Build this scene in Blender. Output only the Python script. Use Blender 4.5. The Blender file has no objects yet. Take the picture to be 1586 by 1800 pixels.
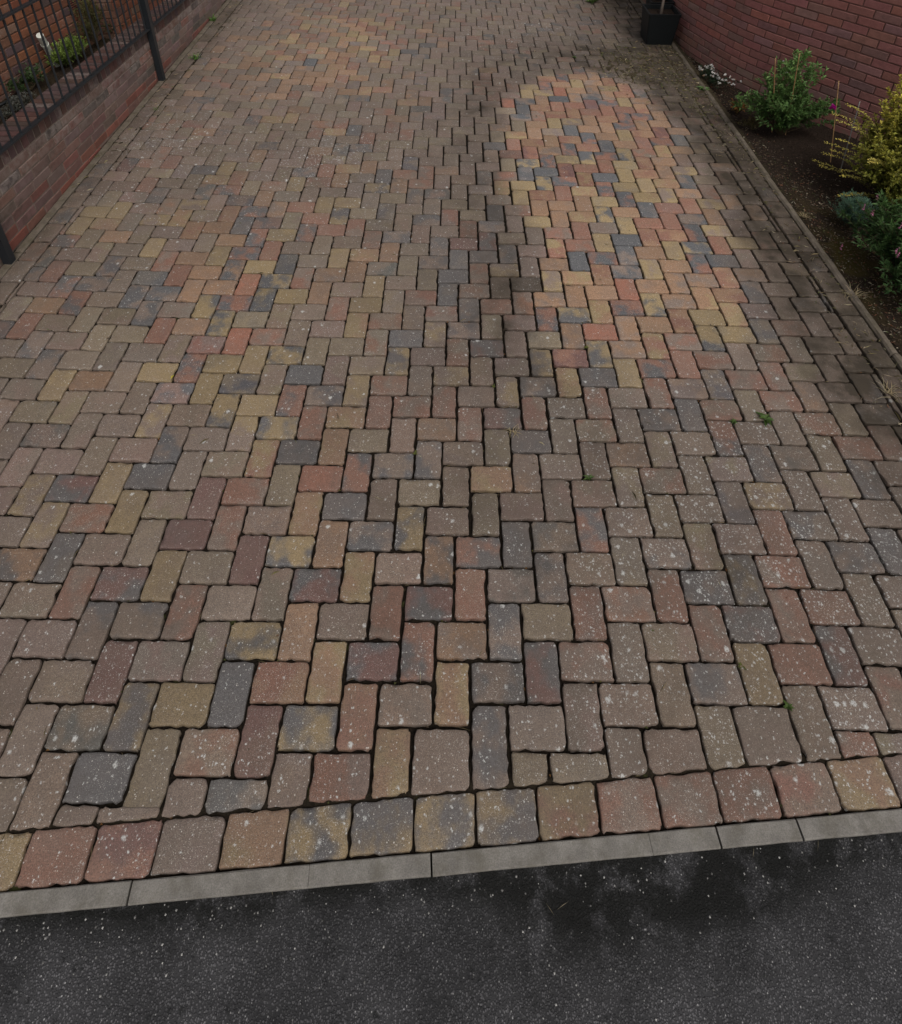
import bpy, math, random
import numpy as np
from mathutils import Vector, Matrix, noise as mnoise

random.seed(7)
RNG = np.random.default_rng(11)
W = 0.13            # paver module (m); layout coordinates below are in modules unless noted
SC = bpy.context.scene
COL = SC.collection

# ------------------------------------------------------------------ camera
def cam_basis(p, y, ro):
    cy, sy = math.cos(y), math.sin(y)
    f0 = Vector((-sy, cy, 0)); r0 = Vector((cy, sy, 0)); z = Vector((0, 0, 1))
    fw = f0 * math.cos(p) - z * math.sin(p); up = f0 * math.sin(p) + z * math.cos(p)
    return r0 * math.cos(ro) + up * math.sin(ro), -r0 * math.sin(ro) + up * math.cos(ro), fw
cr, cu, cf = cam_basis(0.564680797, 0.002680048, 0.014862878)
cd = bpy.data.cameras.new('camera')
cam = bpy.data.objects.new('camera', cd)
COL.objects.link(cam)
cam.matrix_world = Matrix(((cr.x, cu.x, -cf.x, 1.769286 * W),
                           (cr.y, cu.y, -cf.y, -6.850122 * W),
                           (cr.z, cu.z, -cf.z, 21.90166 * W), (0, 0, 0, 1)))
cd.sensor_fit = 'HORIZONTAL'
cd.sensor_width = 36.0
cd.lens = 36.0 * 1167.094 / 1586.0
cd.shift_y = -610.0 / 1586.0
cd.clip_start = 0.05
cd.clip_end = 500
SC.camera = cam

# ------------------------------------------------------------------ sky and sun (overcast daylight)
SUN_EL, SUN_AZ = math.radians(56), math.radians(148)   # azimuth from +Y towards +X
world = bpy.data.worlds.new('World')
SC.world = world
world.use_nodes = True
wn = world.node_tree
wn.nodes.clear()
sky = wn.nodes.new('ShaderNodeTexSky')
sky.sky_type = 'NISHITA'
sky.sun_disc = False
sky.sun_elevation = SUN_EL
sky.sun_rotation = SUN_AZ
sky.air_density = 1.0
sky.dust_density = 4.0
sky.ozone_density = 1.0
hs = wn.nodes.new('ShaderNodeHueSaturation')
hs.inputs['Saturation'].default_value = 0.22
bgn = wn.nodes.new('ShaderNodeBackground')
bgn.inputs['Strength'].default_value = 0.15
wo = wn.nodes.new('ShaderNodeOutputWorld')
wn.links.new(sky.outputs[0], hs.inputs['Color'])
wn.links.new(hs.outputs[0], bgn.inputs['Color'])
wn.links.new(bgn.outputs[0], wo.inputs['Surface'])
sl = bpy.data.lights.new('sun', 'SUN')
sl.energy = 1.0
sl.angle = math.radians(25)
sl.color = (1.0, 0.95, 0.88)
sun = bpy.data.objects.new('sun', sl)
COL.objects.link(sun)
sd = Vector((math.sin(SUN_AZ) * math.cos(SUN_EL), math.cos(SUN_AZ) * math.cos(SUN_EL), math.sin(SUN_EL)))
sun.rotation_euler = sd.to_track_quat('Z', 'Y').to_euler()
SC.view_settings.view_transform = 'Standard'
SC.view_settings.look = 'None'
SC.view_settings.exposure = -0.05
SC.view_settings.gamma = 1.0
SC.view_settings.use_curve_mapping = False
SC.cycles.max_bounces = 6
SC.cycles.diffuse_bounces = 2

# ------------------------------------------------------------------ helpers
def mesh_obj(name, verts, faces, mat, parent=None, smooth=False, attrs=None, loc=None):
    """One mesh object. attrs: {name: array (n,3|1) per vertex}."""
    me = bpy.data.meshes.new(name)
    me.from_pydata([tuple(v) for v in verts], [], [tuple(f) for f in faces])
    if smooth:
        me.polygons.foreach_set('use_smooth', [True] * len(me.polygons))
    if attrs:
        for k, a in attrs.items():
            a = np.asarray(a, dtype=np.float32)
            if a.ndim == 1:
                at = me.attributes.new(k, 'FLOAT', 'POINT')
                at.data.foreach_set('value', a)
            else:
                at = me.attributes.new(k, 'FLOAT_VECTOR', 'POINT')
                at.data.foreach_set('vector', a.ravel())
    if mat is not None:
        me.materials.append(mat)
    o = bpy.data.objects.new(name, me)
    COL.objects.link(o)
    if parent is not None:
        o.parent = parent
    if loc is not None:
        o.location = loc
    return o

def empty(name, loc=(0, 0, 0)):
    o = bpy.data.objects.new(name, None)
    o.location = loc
    o.empty_display_size = 0.1
    COL.objects.link(o)
    return o

def tag(o, label=None, cat=None, group=None, kind=None):
    if label: o['label'] = label
    if cat: o['category'] = cat
    if group: o['group'] = group
    if kind: o['kind'] = kind
    return o

class MB:
    """collects geometry (in metres) with optional per-vertex attributes"""
    def __init__(s): s.v = []; s.f = []; s.a = {}
    def add(s, v, f, **attr):
        n = len(s.v); s.v.extend(v); s.f.extend([tuple(i + n for i in q) for q in f])
        for k, val in attr.items():
            val = np.asarray(val, dtype=np.float32)
            s.a.setdefault(k, []).extend([val] * len(v))
    def build(s, name, mat, parent=None, smooth=False, loc=None):
        at = {k: np.array(x) for k, x in s.a.items()}
        return mesh_obj(name, s.v, s.f, mat, parent, smooth, at, loc)

def box_vf(x0, x1, y0, y1, z0, z1):
    v = [(x0, y0, z0), (x1, y0, z0), (x1, y1, z0), (x0, y1, z0), (x0, y0, z1), (x1, y0, z1), (x1, y1, z1), (x0, y1, z1)]
    f = [(0, 3, 2, 1), (4, 5, 6, 7), (0, 1, 5, 4), (1, 2, 6, 5), (2, 3, 7, 6), (3, 0, 4, 7)]
    return v, f

def tube_vf(pts, rad, n=6, cap=True):
    """tube through points, rad a number or a list"""
    pts = [Vector(p) for p in pts]; m = len(pts)
    if not hasattr(rad, '__len__'): rad = [rad] * m
    v = []; f = []
    t0 = (pts[1] - pts[0]).normalized()
    a = t0.orthogonal().normalized()
    for i, p in enumerate(pts):
        t = (pts[min(i + 1, m - 1)] - pts[max(i - 1, 0)]).normalized()
        a = (a - t * a.dot(t)).normalized(); b = t.cross(a)
        for k in range(n):
            th = 2 * math.pi * k / n
            v.append(tuple(p + (a * math.cos(th) + b * math.sin(th)) * rad[i]))
    for i in range(m - 1):
        for k in range(n):
            k2 = (k + 1) % n
            f.append((i * n + k, i * n + k2, (i + 1) * n + k2, (i + 1) * n + k))
    if cap:
        f.append(tuple(range(n - 1, -1, -1))); f.append(tuple((m - 1) * n + k for k in range(n)))
    return v, f

# ---- node materials
class NT:
    def __init__(s, name):
        s.m = bpy.data.materials.new(name); s.m.use_nodes = True
        s.t = s.m.node_tree; s.t.nodes.clear()
        s.out = s.t.nodes.new('ShaderNodeOutputMaterial')
        s.b = s.t.nodes.new('ShaderNodeBsdfPrincipled')
        s.t.links.new(s.b.outputs[0], s.out.inputs[0])
        s.b.inputs['Specular IOR Level'].default_value = 0.25
        s.b.inputs['Roughness'].default_value = 0.9
    def n(s, typ, **kw):
        nd = s.t.nodes.new(typ)
        for k, v in kw.items(): setattr(nd, k, v)
        return nd
    def put(s, sock, val):
        if isinstance(val, bpy.types.NodeSocket): s.t.links.new(val, sock)
        elif isinstance(val, (tuple, list)) and len(val) == 3 and sock.type == 'RGBA': sock.default_value = (*val, 1)
        else: sock.default_value = val
    def pos(s): return s.n('ShaderNodeNewGeometry').outputs['Position']
    def attr(s, name, out='Fac'): return s.n('ShaderNodeAttribute', attribute_name=name).outputs[out]
    def noise(s, vec, scale, detail=2.0, rough=0.5, out='Fac', dist=0.0):
        nd = s.n('ShaderNodeTexNoise'); s.put(nd.inputs['Vector'], vec)
        nd.inputs['Scale'].default_value = scale; nd.inputs['Detail'].default_value = detail
        nd.inputs['Roughness'].default_value = rough; nd.inputs['Distortion'].default_value = dist
        return nd.outputs[out]
    def vor(s, vec, scale, feature='F1', rnd=1.0):
        nd = s.n('ShaderNodeTexVoronoi', feature=feature); s.put(nd.inputs['Vector'], vec)
        nd.inputs['Scale'].default_value = scale; nd.inputs['Randomness'].default_value = rnd
        return nd
    def math(s, op, a, b=0.0, c=0.0, clamp=False):
        nd = s.n('ShaderNodeMath', operation=op, use_clamp=clamp)
        s.put(nd.inputs[0], a); s.put(nd.inputs[1], b); s.put(nd.inputs[2], c); return nd.outputs[0]
    def vadd(s, a, b):
        nd = s.n('ShaderNodeVectorMath', operation='ADD'); s.put(nd.inputs[0], a); s.put(nd.inputs[1], b); return nd.outputs[0]
    def vscale(s, a, k):
        nd = s.n('ShaderNodeVectorMath', operation='MULTIPLY'); s.put(nd.inputs[0], a); s.put(nd.inputs[1], k); return nd.outputs[0]
    def ramp(s, val, a, b, lo=0.0, hi=1.0, smooth=True):
        nd = s.n('ShaderNodeMapRange', interpolation_type='SMOOTHSTEP' if smooth else 'LINEAR')
        s.put(nd.inputs[0], val); s.put(nd.inputs[1], a); s.put(nd.inputs[2], b); s.put(nd.inputs[3], lo); s.put(nd.inputs[4], hi)
        return nd.outputs[0]
    def mix(s, fac, a, b, blend='MIX'):
        nd = s.n('ShaderNodeMix', data_type='RGBA', blend_type=blend)
        s.put(nd.inputs[0], fac); s.put(nd.inputs[6], a); s.put(nd.inputs[7], b); return nd.outputs[2]
    def sep(s, v):
        nd = s.n('ShaderNodeSeparateXYZ'); s.put(nd.inputs[0], v); return nd.outputs
    def val(s, c, v, sat=1.0):
        nd = s.n('ShaderNodeHueSaturation'); s.put(nd.inputs['Color'], c); s.put(nd.inputs['Value'], v); s.put(nd.inputs['Saturation'], sat); return nd.outputs[0]
    def bump(s, h, strength=0.5, dist=0.002, normal=None):
        nd = s.n('ShaderNodeBump'); s.put(nd.inputs['Height'], h)
        nd.inputs['Strength'].default_value = strength; nd.inputs['Distance'].default_value = dist
        if normal is not None: s.put(nd.inputs['Normal'], normal)
        return nd.outputs[0]
    def done(s, color=None, rough=None, normal=None, spec=None):
        if color is not None: s.put(s.b.inputs['Base Color'], color)
        if rough is not None: s.put(s.b.inputs['Roughness'], rough)
        if normal is not None: s.put(s.b.inputs['Normal'], normal)
        if spec is not None: s.put(s.b.inputs['Specular IOR Level'], spec)
        return s.m

def mat_paver():
    k = NT('paver_concrete'); p = k.pos()
    ca, cb = k.attr('cola', 'Color'), k.attr('colb', 'Color')
    par = k.sep(k.attr('par', 'Vector'))         # seed, lichen, dirt
    seed = k.n('ShaderNodeCombineXYZ'); k.put(seed.inputs[2], k.math('MULTIPLY', par[0], 37.0))
    ps = k.vadd(p, seed.outputs[0])
    br = k.noise(ps, 9.0, 3.0, 0.55)
    f = k.ramp(br, 0.40, 0.62)
    c = k.mix(f, ca, cb)
    # surface film, grain and pits
    g1 = k.noise(p, 55.0, 3.0, 0.7)
    g2 = k.noise(p, 300.0, 2.0, 0.8)
    v = k.math('ADD', k.math('MULTIPLY', g1, 0.55), k.math('MULTIPLY', g2, 2.9))
    v = k.math('MAXIMUM', k.math('ADD', v, -0.70), 0.25)
    c = k.val(c, v)
    c = k.mix(k.math('MULTIPLY', k.attr('film', 'Fac'), k.ramp(k.noise(p, 10.0, 3.0, 0.6), 0.3, 0.7, 0.75, 1.25), clamp=True), c, (0.122, 0.093, 0.076))
    # pale aggregate flecks
    fl = k.vor(p, 190.0)
    fr = k.sep(fl.outputs['Color'])
    rr = k.math('MULTIPLY', k.math('POWER', fr[0], 3.0), 0.30)
    ff = k.math('MULTIPLY', k.ramp(k.math('SUBTRACT', fl.outputs['Distance'], rr), 0.02, 0.20, 1.0, 0.0), k.ramp(fr[1], 0.70, 0.95))
    c = k.mix(k.math('MULTIPLY', ff, 0.9), c, (0.56, 0.52, 0.47))
    fl2 = k.vor(p, 290.0)
    ff2 = k.math('MULTIPLY', k.ramp(fl2.outputs['Distance'], 0.15, 0.45, 1.0, 0.0), k.ramp(k.sep(fl2.outputs['Color'])[2], 0.76, 0.9))
    c = k.mix(k.math('MULTIPLY', ff2, 0.6), c, (0.46, 0.43, 0.39))
    # lichen discs
    pd = k.vadd(p, k.vscale(k.noise(p, 90.0, 3.0, 0.7, out='Color'), (0.022, 0.022, 0.0)))
    def lich(scale, r0, r1, lo, hi, kk):
        lv = k.vor(pd, scale); lr = k.sep(lv.outputs['Color'])
        th = k.math('SUBTRACT', 1.0, k.math('MULTIPLY', par[1], kk))
        on = k.math('GREATER_THAN', lr[0], th)
        rad = k.math('MULTIPLY', k.ramp(lr[1], 0, 1, lo, hi, False), 1.0)
        d = k.math('SUBTRACT', lv.outputs['Distance'], rad)
        return k.math('MULTIPLY', on, k.ramp(d, r0, r1, 1.0, 0.0))
    l1 = lich(30.0, -0.10, 0.10, 0.02, 0.30, 0.36)
    l2 = lich(95.0, -0.12, 0.12, 0.06, 0.36, 0.72)
    lf = k.math('MULTIPLY', k.math('MAXIMUM', l1, l2), k.ramp(k.noise(p, 210.0, 2.0), 0.28, 0.56, 0.2, 1.0))
    c = k.mix(lf, c, k.mix(k.noise(p, 20.0), (0.40, 0.41, 0.39), (0.54, 0.52, 0.49)))
    # dirt and algae film
    dn = k.ramp(k.noise(p, 6.0, 4.0, 0.65), 0.3, 0.7, 0.55, 1.25)
    df = k.math('MULTIPLY', par[2], dn, clamp=True)
    c = k.mix(df, c, k.mix(k.noise(p, 11.0, 3.0), (0.030, 0.022, 0.015), (0.048, 0.036, 0.023)))
    h = k.math('ADD', k.math('MULTIPLY', g2, 0.6), k.math('MULTIPLY', g1, 1.2))
    return k.done(c, 0.74, k.bump(h, 0.6, 0.003), 0.32)

def mat_joint():
    k = NT('joint_sand'); p = k.pos()
    m = k.attr('moss', 'Fac')
    g = k.noise(p, 160.0, 4.0, 0.7)
    c = k.mix(k.ramp(g, 0.3, 0.7), (0.004, 0.003, 0.002), (0.018, 0.013, 0.009))
    c2 = k.mix(k.ramp(k.noise(p, 60.0, 4.0, 0.7), 0.3, 0.7), (0.026, 0.020, 0.012), (0.075, 0.058, 0.034))
    c = k.mix(m, c, c2)
    gr = k.ramp(k.noise(p, 14.0, 3.0), 0.66, 0.74)
    c = k.mix(k.math('MULTIPLY', gr, 0.6), c, (0.055, 0.060, 0.018))
    orange = k.ramp(k.noise(p, 23.0, 3.0), 0.72, 0.78)
    c = k.mix(k.math('MULTIPLY', orange, 0.5), c, (0.16, 0.08, 0.03))
    return k.done(c, 0.95, k.bump(g, 1.0, 0.006), 0.1)

def mat_asphalt():
    k = NT('asphalt'); p = k.pos()
    v = k.vor(p, 180.0); r = k.sep(v.outputs['Color'])
    d = v.outputs['Distance']
    base = k.mix(k.ramp(r[0], 0.0, 1.0, 0.0, 1.0, False), (0.030, 0.029, 0.030), (0.108, 0.104, 0.107))
    stone = k.ramp(d, 0.32, 0.58, 1.0, 0.0)
    c = k.mix(stone, (0.034, 0.033, 0.034), base)
    fine = k.noise(p, 420.0, 3.0, 0.8)
    c = k.val(c, k.math('ADD', k.math('MULTIPLY', fine, 2.0), 0.06))
    w = k.math('MULTIPLY', k.ramp(r[1], 0.965, 0.98), k.ramp(d, 0.2, 0.42, 1.0, 0.0))
    c = k.mix(k.math('MULTIPLY', w, 0.8), c, (0.33, 0.32, 0.31))
    v2 = k.vor(p, 330.0)
    w2 = k.math('MULTIPLY', k.ramp(k.sep(v2.outputs['Color'])[0], 0.90, 0.95), k.ramp(v2.outputs['Distance'], 0.25, 0.45, 1.0, 0.0))
    c = k.mix(k.math('MULTIPLY', w2, 0.45), c, (0.24, 0.235, 0.23))
    big = k.noise(p, 3.1, 6.0, 0.65)
    c = k.val(c, k.ramp(big, 0.3, 0.7, 0.6, 1.3))
    # damp, algae-black staining near the kerb, and small oily spots
    st = k.math('MULTIPLY', k.attr('stain', 'Fac'), k.ramp(k.noise(p, 9.0, 6.0, 0.72), 0.34, 0.54))
    spots = k.ramp(k.noise(p, 30.0, 4.0, 0.65), 0.60, 0.72)
    c = k.mix(k.math('MULTIPLY', st, 0.9), c, (0.006, 0.006, 0.005))
    c = k.mix(k.math('MULTIPLY', spots, 0.7), c, (0.012, 0.012, 0.012))
    h = k.math('ADD', k.math('MULTIPLY', stone, 1.0), k.math('MULTIPLY', fine, 0.5))
    return k.done(c, 0.85, k.bump(h, 0.8, 0.004), 0.15)

def mat_concrete(name, a, b, moss=0.0):
    k = NT(name); p = k.pos()
    n1 = k.noise(p, 14.0, 5.0, 0.6); n2 = k.noise(p, 260.0, 3.0, 0.75)
    c = k.mix(k.ramp(n1, 0.3, 0.7), a, b)
    c = k.val(c, k.math('ADD', k.math('MULTIPLY', n2, 1.5), 0.22))
    pv = k.vor(p, 130.0)
    pf = k.math('MULTIPLY', k.ramp(pv.outputs['Distance'], 0.08, 0.22, 1.0, 0.0), k.ramp(k.sep(pv.outputs['Color'])[0], 0.86, 0.9))
    c = k.mix(k.math('MULTIPLY', pf, 0.6), c, (0.05, 0.047, 0.043))
    ed = k.ramp(k.noise(p, 11.0, 6.0, 0.75), 0.42, 0.72, 0.0, 0.62 + moss)
    c = k.mix(ed, c, (0.085, 0.075, 0.055) if not moss else (0.06, 0.05, 0.026))
    return k.done(c, 0.9, k.bump(k.math('ADD', n2, k.math('MULTIPLY', pf, -1.0)), 0.4, 0.002), 0.25)

def mat_brick(name, pale, dirt):
    """colour per brick from attribute; blotches, white bloom in 'bloom'"""
    k = NT(name); p = k.pos()
    c = k.attr('bc', 'Color')
    n1 = k.noise(p, 22.0, 4.0, 0.65); n2 = k.noise(p, 240.0, 2.0, 0.65)
    c = k.val(c, k.math('ADD', k.math('MULTIPLY', n2, 0.6), k.math('ADD', k.math('MULTIPLY', n1, 0.55), 0.42)))
    bl = k.math('MULTIPLY', k.attr('bloom', 'Fac'), k.ramp(k.noise(p, 17.0, 4.0, 0.7), 0.34, 0.62))
    c = k.mix(bl, c, pale)
    dd = k.ramp(k.noise(p, 7.0, 4.0, 0.7), 0.52, 0.74, 0.0, dirt)
    c = k.mix(dd, c, (0.045, 0.036, 0.026))
    h = k.math('ADD', k.math('MULTIPLY', n2, 0.5), n1)
    return k.done(c, 0.85, k.bump(h, 0.6, 0.004), 0.25)

def mat_mortar(name, a, b):
    k = NT(name); p = k.pos()
    c = k.mix(k.ramp(k.noise(p, 9.0, 5.0, 0.7), 0.3, 0.7), a, b)
    g = k.noise(p, 300.0, 2.0)
    c = k.val(c, k.math('ADD', k.math('MULTIPLY', g, 0.5), 0.75))
    return k.done(c, 0.95, k.bump(g, 0.5, 0.002), 0.1)

def mat_soil():
    k = NT('soil'); p = k.pos()
    g = k.noise(p, 70.0, 6.0, 0.75); n = k.noise(p, 5.0, 4.0, 0.6)
    c = k.mix(k.ramp(g, 0.3, 0.7), (0.008, 0.006, 0.0045), (0.042, 0.028, 0.020))
    c = k.mix(k.math('MULTIPLY', k.attr('moss', 'Fac'), k.ramp(n, 0.35, 0.6)), c, (0.055, 0.042, 0.012))
    v = k.vor(p, 75.0)
    w = k.math('MULTIPLY', k.ramp(k.sep(v.outputs['Color'])[0], 0.93, 0.96), k.ramp(v.outputs['Distance'], 0.2, 0.4, 1.0, 0.0))
    c = k.mix(k.math('MULTIPLY', w, 0.6), c, (0.15, 0.115, 0.085))
    return k.done(c, 0.95, k.bump(g, 1.0, 0.012), 0.1)

def mat_leaf(name, rough=0.55, trans=0.25):
    k = NT(name); p = k.pos()
    c = k.attr('lc', 'Color')
    c = k.val(c, k.ramp(k.noise(p, 40.0, 2.0), 0.25, 0.75, 0.75, 1.25))
    k.done(c, rough, None, 0.3)
    tr = k.n('ShaderNodeBsdfTranslucent'); k.put(tr.inputs[0], k.val(c, 1.2))
    mx = k.n('ShaderNodeMixShader'); mx.inputs[0].default_value = trans
    k.t.links.new(k.b.outputs[0], mx.inputs[1]); k.t.links.new(tr.outputs[0], mx.inputs[2])
    k.t.links.new(mx.outputs[0], k.out.inputs[0])
    return k.m

def mat_plain(name, col, rough=0.5, spec=0.4, vary=0.3, scale=60.0, bump=0.15):
    k = NT(name); p = k.pos()
    n = k.noise(p, scale, 4.0, 0.65)
    c = k.val(col if isinstance(col, bpy.types.NodeSocket) else k.mix(0.0, col, col), k.math('ADD', k.math('MULTIPLY', n, vary * 2), 1 - vary))
    return k.done(c, rough, k.bump(n, bump, 0.002), spec)

M = dict(paver=mat_paver(), joint=mat_joint(), asphalt=mat_asphalt(),
         kerb=mat_concrete('kerb_concrete', (0.135, 0.124, 0.110), (0.195, 0.180, 0.160)),
         edging=mat_concrete('edging_concrete', (0.095, 0.076, 0.058), (0.150, 0.122, 0.094), 0.2),
         brick=mat_brick('garden_wall_brick', (0.25, 0.205, 0.18), 0.6),
         brick_red=mat_brick('dark_red_brick', (0.23, 0.155, 0.115), 0.3),
         brick_orange=mat_brick('orange_house_brick', (0.2, 0.15, 0.12), 0.5),
         mortar=mat_mortar('mortar', (0.12, 0.092, 0.073), (0.20, 0.16, 0.13)),
         mortar_dark=mat_mortar('red_mortar', (0.105, 0.052, 0.043), (0.160, 0.086, 0.070)),
         mortar_warm=mat_mortar('warm_mortar', (0.09, 0.05, 0.032), (0.14, 0.08, 0.055)),
         soil=mat_soil(), leaf=mat_leaf('leaf'), dry=mat_leaf('dry_litter', 0.8, 0.1),
         iron=mat_plain('black_painted_iron', (0.013, 0.016, 0.019), 0.42, 0.5, 0.25, 90.0, 0.25),
         plastic=mat_plain('black_plastic', (0.006, 0.0075, 0.008), 0.55, 0.25, 0.2, 30.0, 0.1),
         white=mat_plain('white_plastic', (0.50, 0.50, 0.44), 0.45, 0.4, 0.25, 25.0, 0.1),
         bark=mat_plain('pale_bark', (0.20, 0.16, 0.13), 0.85, 0.2, 0.5, 60.0, 0.6),
         stem=mat_plain('brown_stem', (0.075, 0.055, 0.030), 0.8, 0.2, 0.5, 80.0, 0.5),
         cane=mat_plain('bamboo', (0.32, 0.19, 0.085), 0.6, 0.3, 0.35, 50.0, 0.3),
         canegrey=mat_plain('weathered_cane', (0.19, 0.18, 0.165), 0.75, 0.2, 0.4, 60.0, 0.4),
         ground=mat_plain('earth', (0.06, 0.05, 0.035), 0.95, 0.1, 0.5, 3.0, 0.5))

# ------------------------------------------------------------------ layout helpers
CAM = Vector((1.769286, -6.850122, 21.90166))
def at(u, v, z=0.0):
    """point (modules) at height z seen at photograph position (u, v)"""
    d = cr * ((u - 793) / 1167.094) + cu * (-(v - 290) / 1167.094) + cf
    t = (z - CAM.z) / d.z
    return CAM + d * t
def project(x, y, z):
    d = Vector((x, y, z)) - CAM; Z = d.dot(cf)
    return 793 + 1167.094 * d.dot(cr) / Z, 290 - 1167.094 * d.dot(cu) / Z, Z
def in_view(x, y, z, m=25):
    u, v, Z = project(x, y, z)
    return Z > 0 and -m < u < 1586 + m and -m < v < 1800 + m
def gs(x, y, cx, cy, sx, sy): return math.exp(-((x - cx) / sx) ** 2 - ((y - cy) / sy) ** 2)
def seg_d(x, y, pts):
    best = 1e9
    for (ax, ay), (bx, by) in zip(pts, pts[1:]):
        dx, dy = bx - ax, by - ay
        t = max(0, min(1, ((x - ax) * dx + (y - ay) * dy) / (dx * dx + dy * dy)))
        best = min(best, math.hypot(x - ax - t * dx, y - ay - t * dy))
    return best
def fbm(x, y, s=1.0, o=3): return mnoise.fractal((x * s, y * s, 3.7), 1.0, 2.0, o)
DAMP = [(19, 41.5), (15, 44.6), (11, 45), (7, 43.2), (4.4, 39.5), (3.3, 35), (3.3, 30), (3.8, 24.7), (4.3, 20), (4.4, 16.5), (4.3, 13), (5.6, 11)]
def sstep(a, b, t):
    t = max(0.0, min(1.0, (t - a) / (b - a))); return t * t * (3 - 2 * t)
def damp(x, y):
    w = 2.1 + 1.1 * fbm(x, y, 0.35)
    return math.exp(-(seg_d(x + 0.8 * fbm(x, y, 0.6), y, DAMP) / max(0.6, w)) ** 2)
CL = [(9.5, 5.9), (13.5, 6.4), (17.2, 5.8), (20.6, 5.6), (25.5, 5.3), (30.6, 5.1), (36, 5.5), (39, 6.8), (41, 8.6), (43, 11.2)]      # y, left limit of the washed patch
CRT = [(9.5, 10.5), (11, 12.2), (14.3, 15.2), (19, 16.6), (24, 17.6), (31, 17.6), (36, 17.2), (39, 16.0), (41, 14.4), (43, 11.8)]   # y, right limit
def lin(y, T):
    for (a, b), (c, d) in zip(T, T[1:]):
        if y <= c: return b + (d - b) * max(0, (y - a)) / (c - a)
    return T[-1][1]
def clean_f(x, y):
    """scrubbed, brighter patch right of the centre"""
    n = 1.5 * fbm(x, y, 0.45)
    return sstep(-0.6, 0.9, x - lin(y, CL) + n) * sstep(-0.9, 1.2, lin(y, CRT) - x + n) * sstep(7.5, 17.0, y + 1.5 * n) * sstep(-0.8, 1.6, 42.0 - y + n)
def moss_f(x, y):
    m = 1.35 * gs(x, y, 17.0, 43.5, 4.0, 4.6) * (1 - 0.8 * clean_f(x, y)) + 0.45 * max(0.0, min(1, (x - 18.6) / 1.4)) * sstep(10, 30, y)
    m += 0.5 * gs(x, y, 20, 37, 2.2, 5) + 0.55 * max(0, min(1, (-18.3 - x) / 1.2)) * max(0, min(1, (y - 14) / 14))
    return max(0.0, min(1.0, m + 0.22 * fbm(x, y, 0.4)))
def lichen_f(x, y):
    l = 0.12 + 0.85 * gs(x, y, 10.5, 3.0, 6.5, 7.0) + 0.30 * gs(x, y, -4, -1, 8, 2.6) + 0.5 * gs(x, y, 14, 6, 5, 4)
    l += 0.7 * gs(x, y, -5.7, 29.2, 2.2, 2.2) + 0.65 * gs(x, y, -18, 30, 4, 4) + 0.55 * gs(x, y, 8, 50, 4, 5) + 0.3 * gs(x, y, -8, 27, 9, 5)
    l -= 0.16 * clean_f(x, y)
    return max(0.02, min(1.0, l * (1 + 0.5 * fbm(x, y, 0.7))))
def dirt_f(x, y):
    d = 0.10 + 0.30 * damp(x, y) * (1 + 0.9 * fbm(x, y, 1.1, 3)) + 0.86 * sstep(15.4, 18.6, x) * (0.3 + 0.7 * sstep(2, 12, y)) + 0.25 * moss_f(x, y) + 0.30 * gs(x, y, 12, 46, 8, 4.0)
    d += 0.25 * max(0, min(1, (-17.5 - x) / 2)) + 0.20 * gs(x, y, 9, 4, 9, 8) + 0.08 * gs(x, y, -8, 1, 9, 6)
    d = d * (1 - 0.94 * clean_f(x, y)) * (1 + 0.4 * fbm(x + 9, y, 0.5))
    d += 0.38 * gs(x, y, 4.5, 17.2, 1.0, 0.8) + 0.35 * gs(x, y, 3.4, 35.4, 0.9, 0.7)
    return max(0.0, min(0.86, d))
def film_f(x, y):
    """grey brown weathering film that mutes the block colours"""
    f = 0.40 - 0.42 * clean_f(x, y) - 0.42 * gs(x, y, -9, 15, 6, 7) - 0.46 * gs(x, y, -8.5, 46, 6.5, 10) - 0.22 * gs(x, y, -2, 3, 5, 5)
    return max(0.0, min(0.7, f * (1 + 0.35 * fbm(x, y + 5, 0.6))))
GS = 0.25
GXn, GYn = int(46 / GS), int(75 / GS)
FG = np.zeros((3, GYn, GXn), dtype=np.float32)
for iy in range(GYn):
    for ix in range(GXn):
        X, Y = -23 + ix * GS, -5 + iy * GS
        if X < -21.5 or X > 21.5: continue
        FG[0, iy, ix] = dirt_f(X, Y); FG[1, iy, ix] = film_f(X, Y); FG[2, iy, ix] = moss_f(X, Y)
def samp(k, x, y):
    x = np.clip((np.asarray(x) + 23) / GS, 0, GXn - 2); y = np.clip((np.asarray(y) + 5) / GS, 0, GYn - 2)
    ix = x.astype(int); iy = y.astype(int); a = x - ix; b = y - iy; g = FG[k]
    return g[iy, ix] * (1 - a) * (1 - b) + g[iy, ix + 1] * a * (1 - b) + g[iy + 1, ix] * (1 - a) * b + g[iy + 1, ix + 1] * a * b

# ------------------------------------------------------------------ ground sheet, road, kerb
gx = 140.0
land = mesh_obj('land', [(-gx, -gx, -0.35), (gx, -gx, -0.35), (gx, gx, -0.35), (-gx, gx, -0.35)], [(0, 1, 2, 3)], M['ground'])
tag(land, kind='structure')

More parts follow.
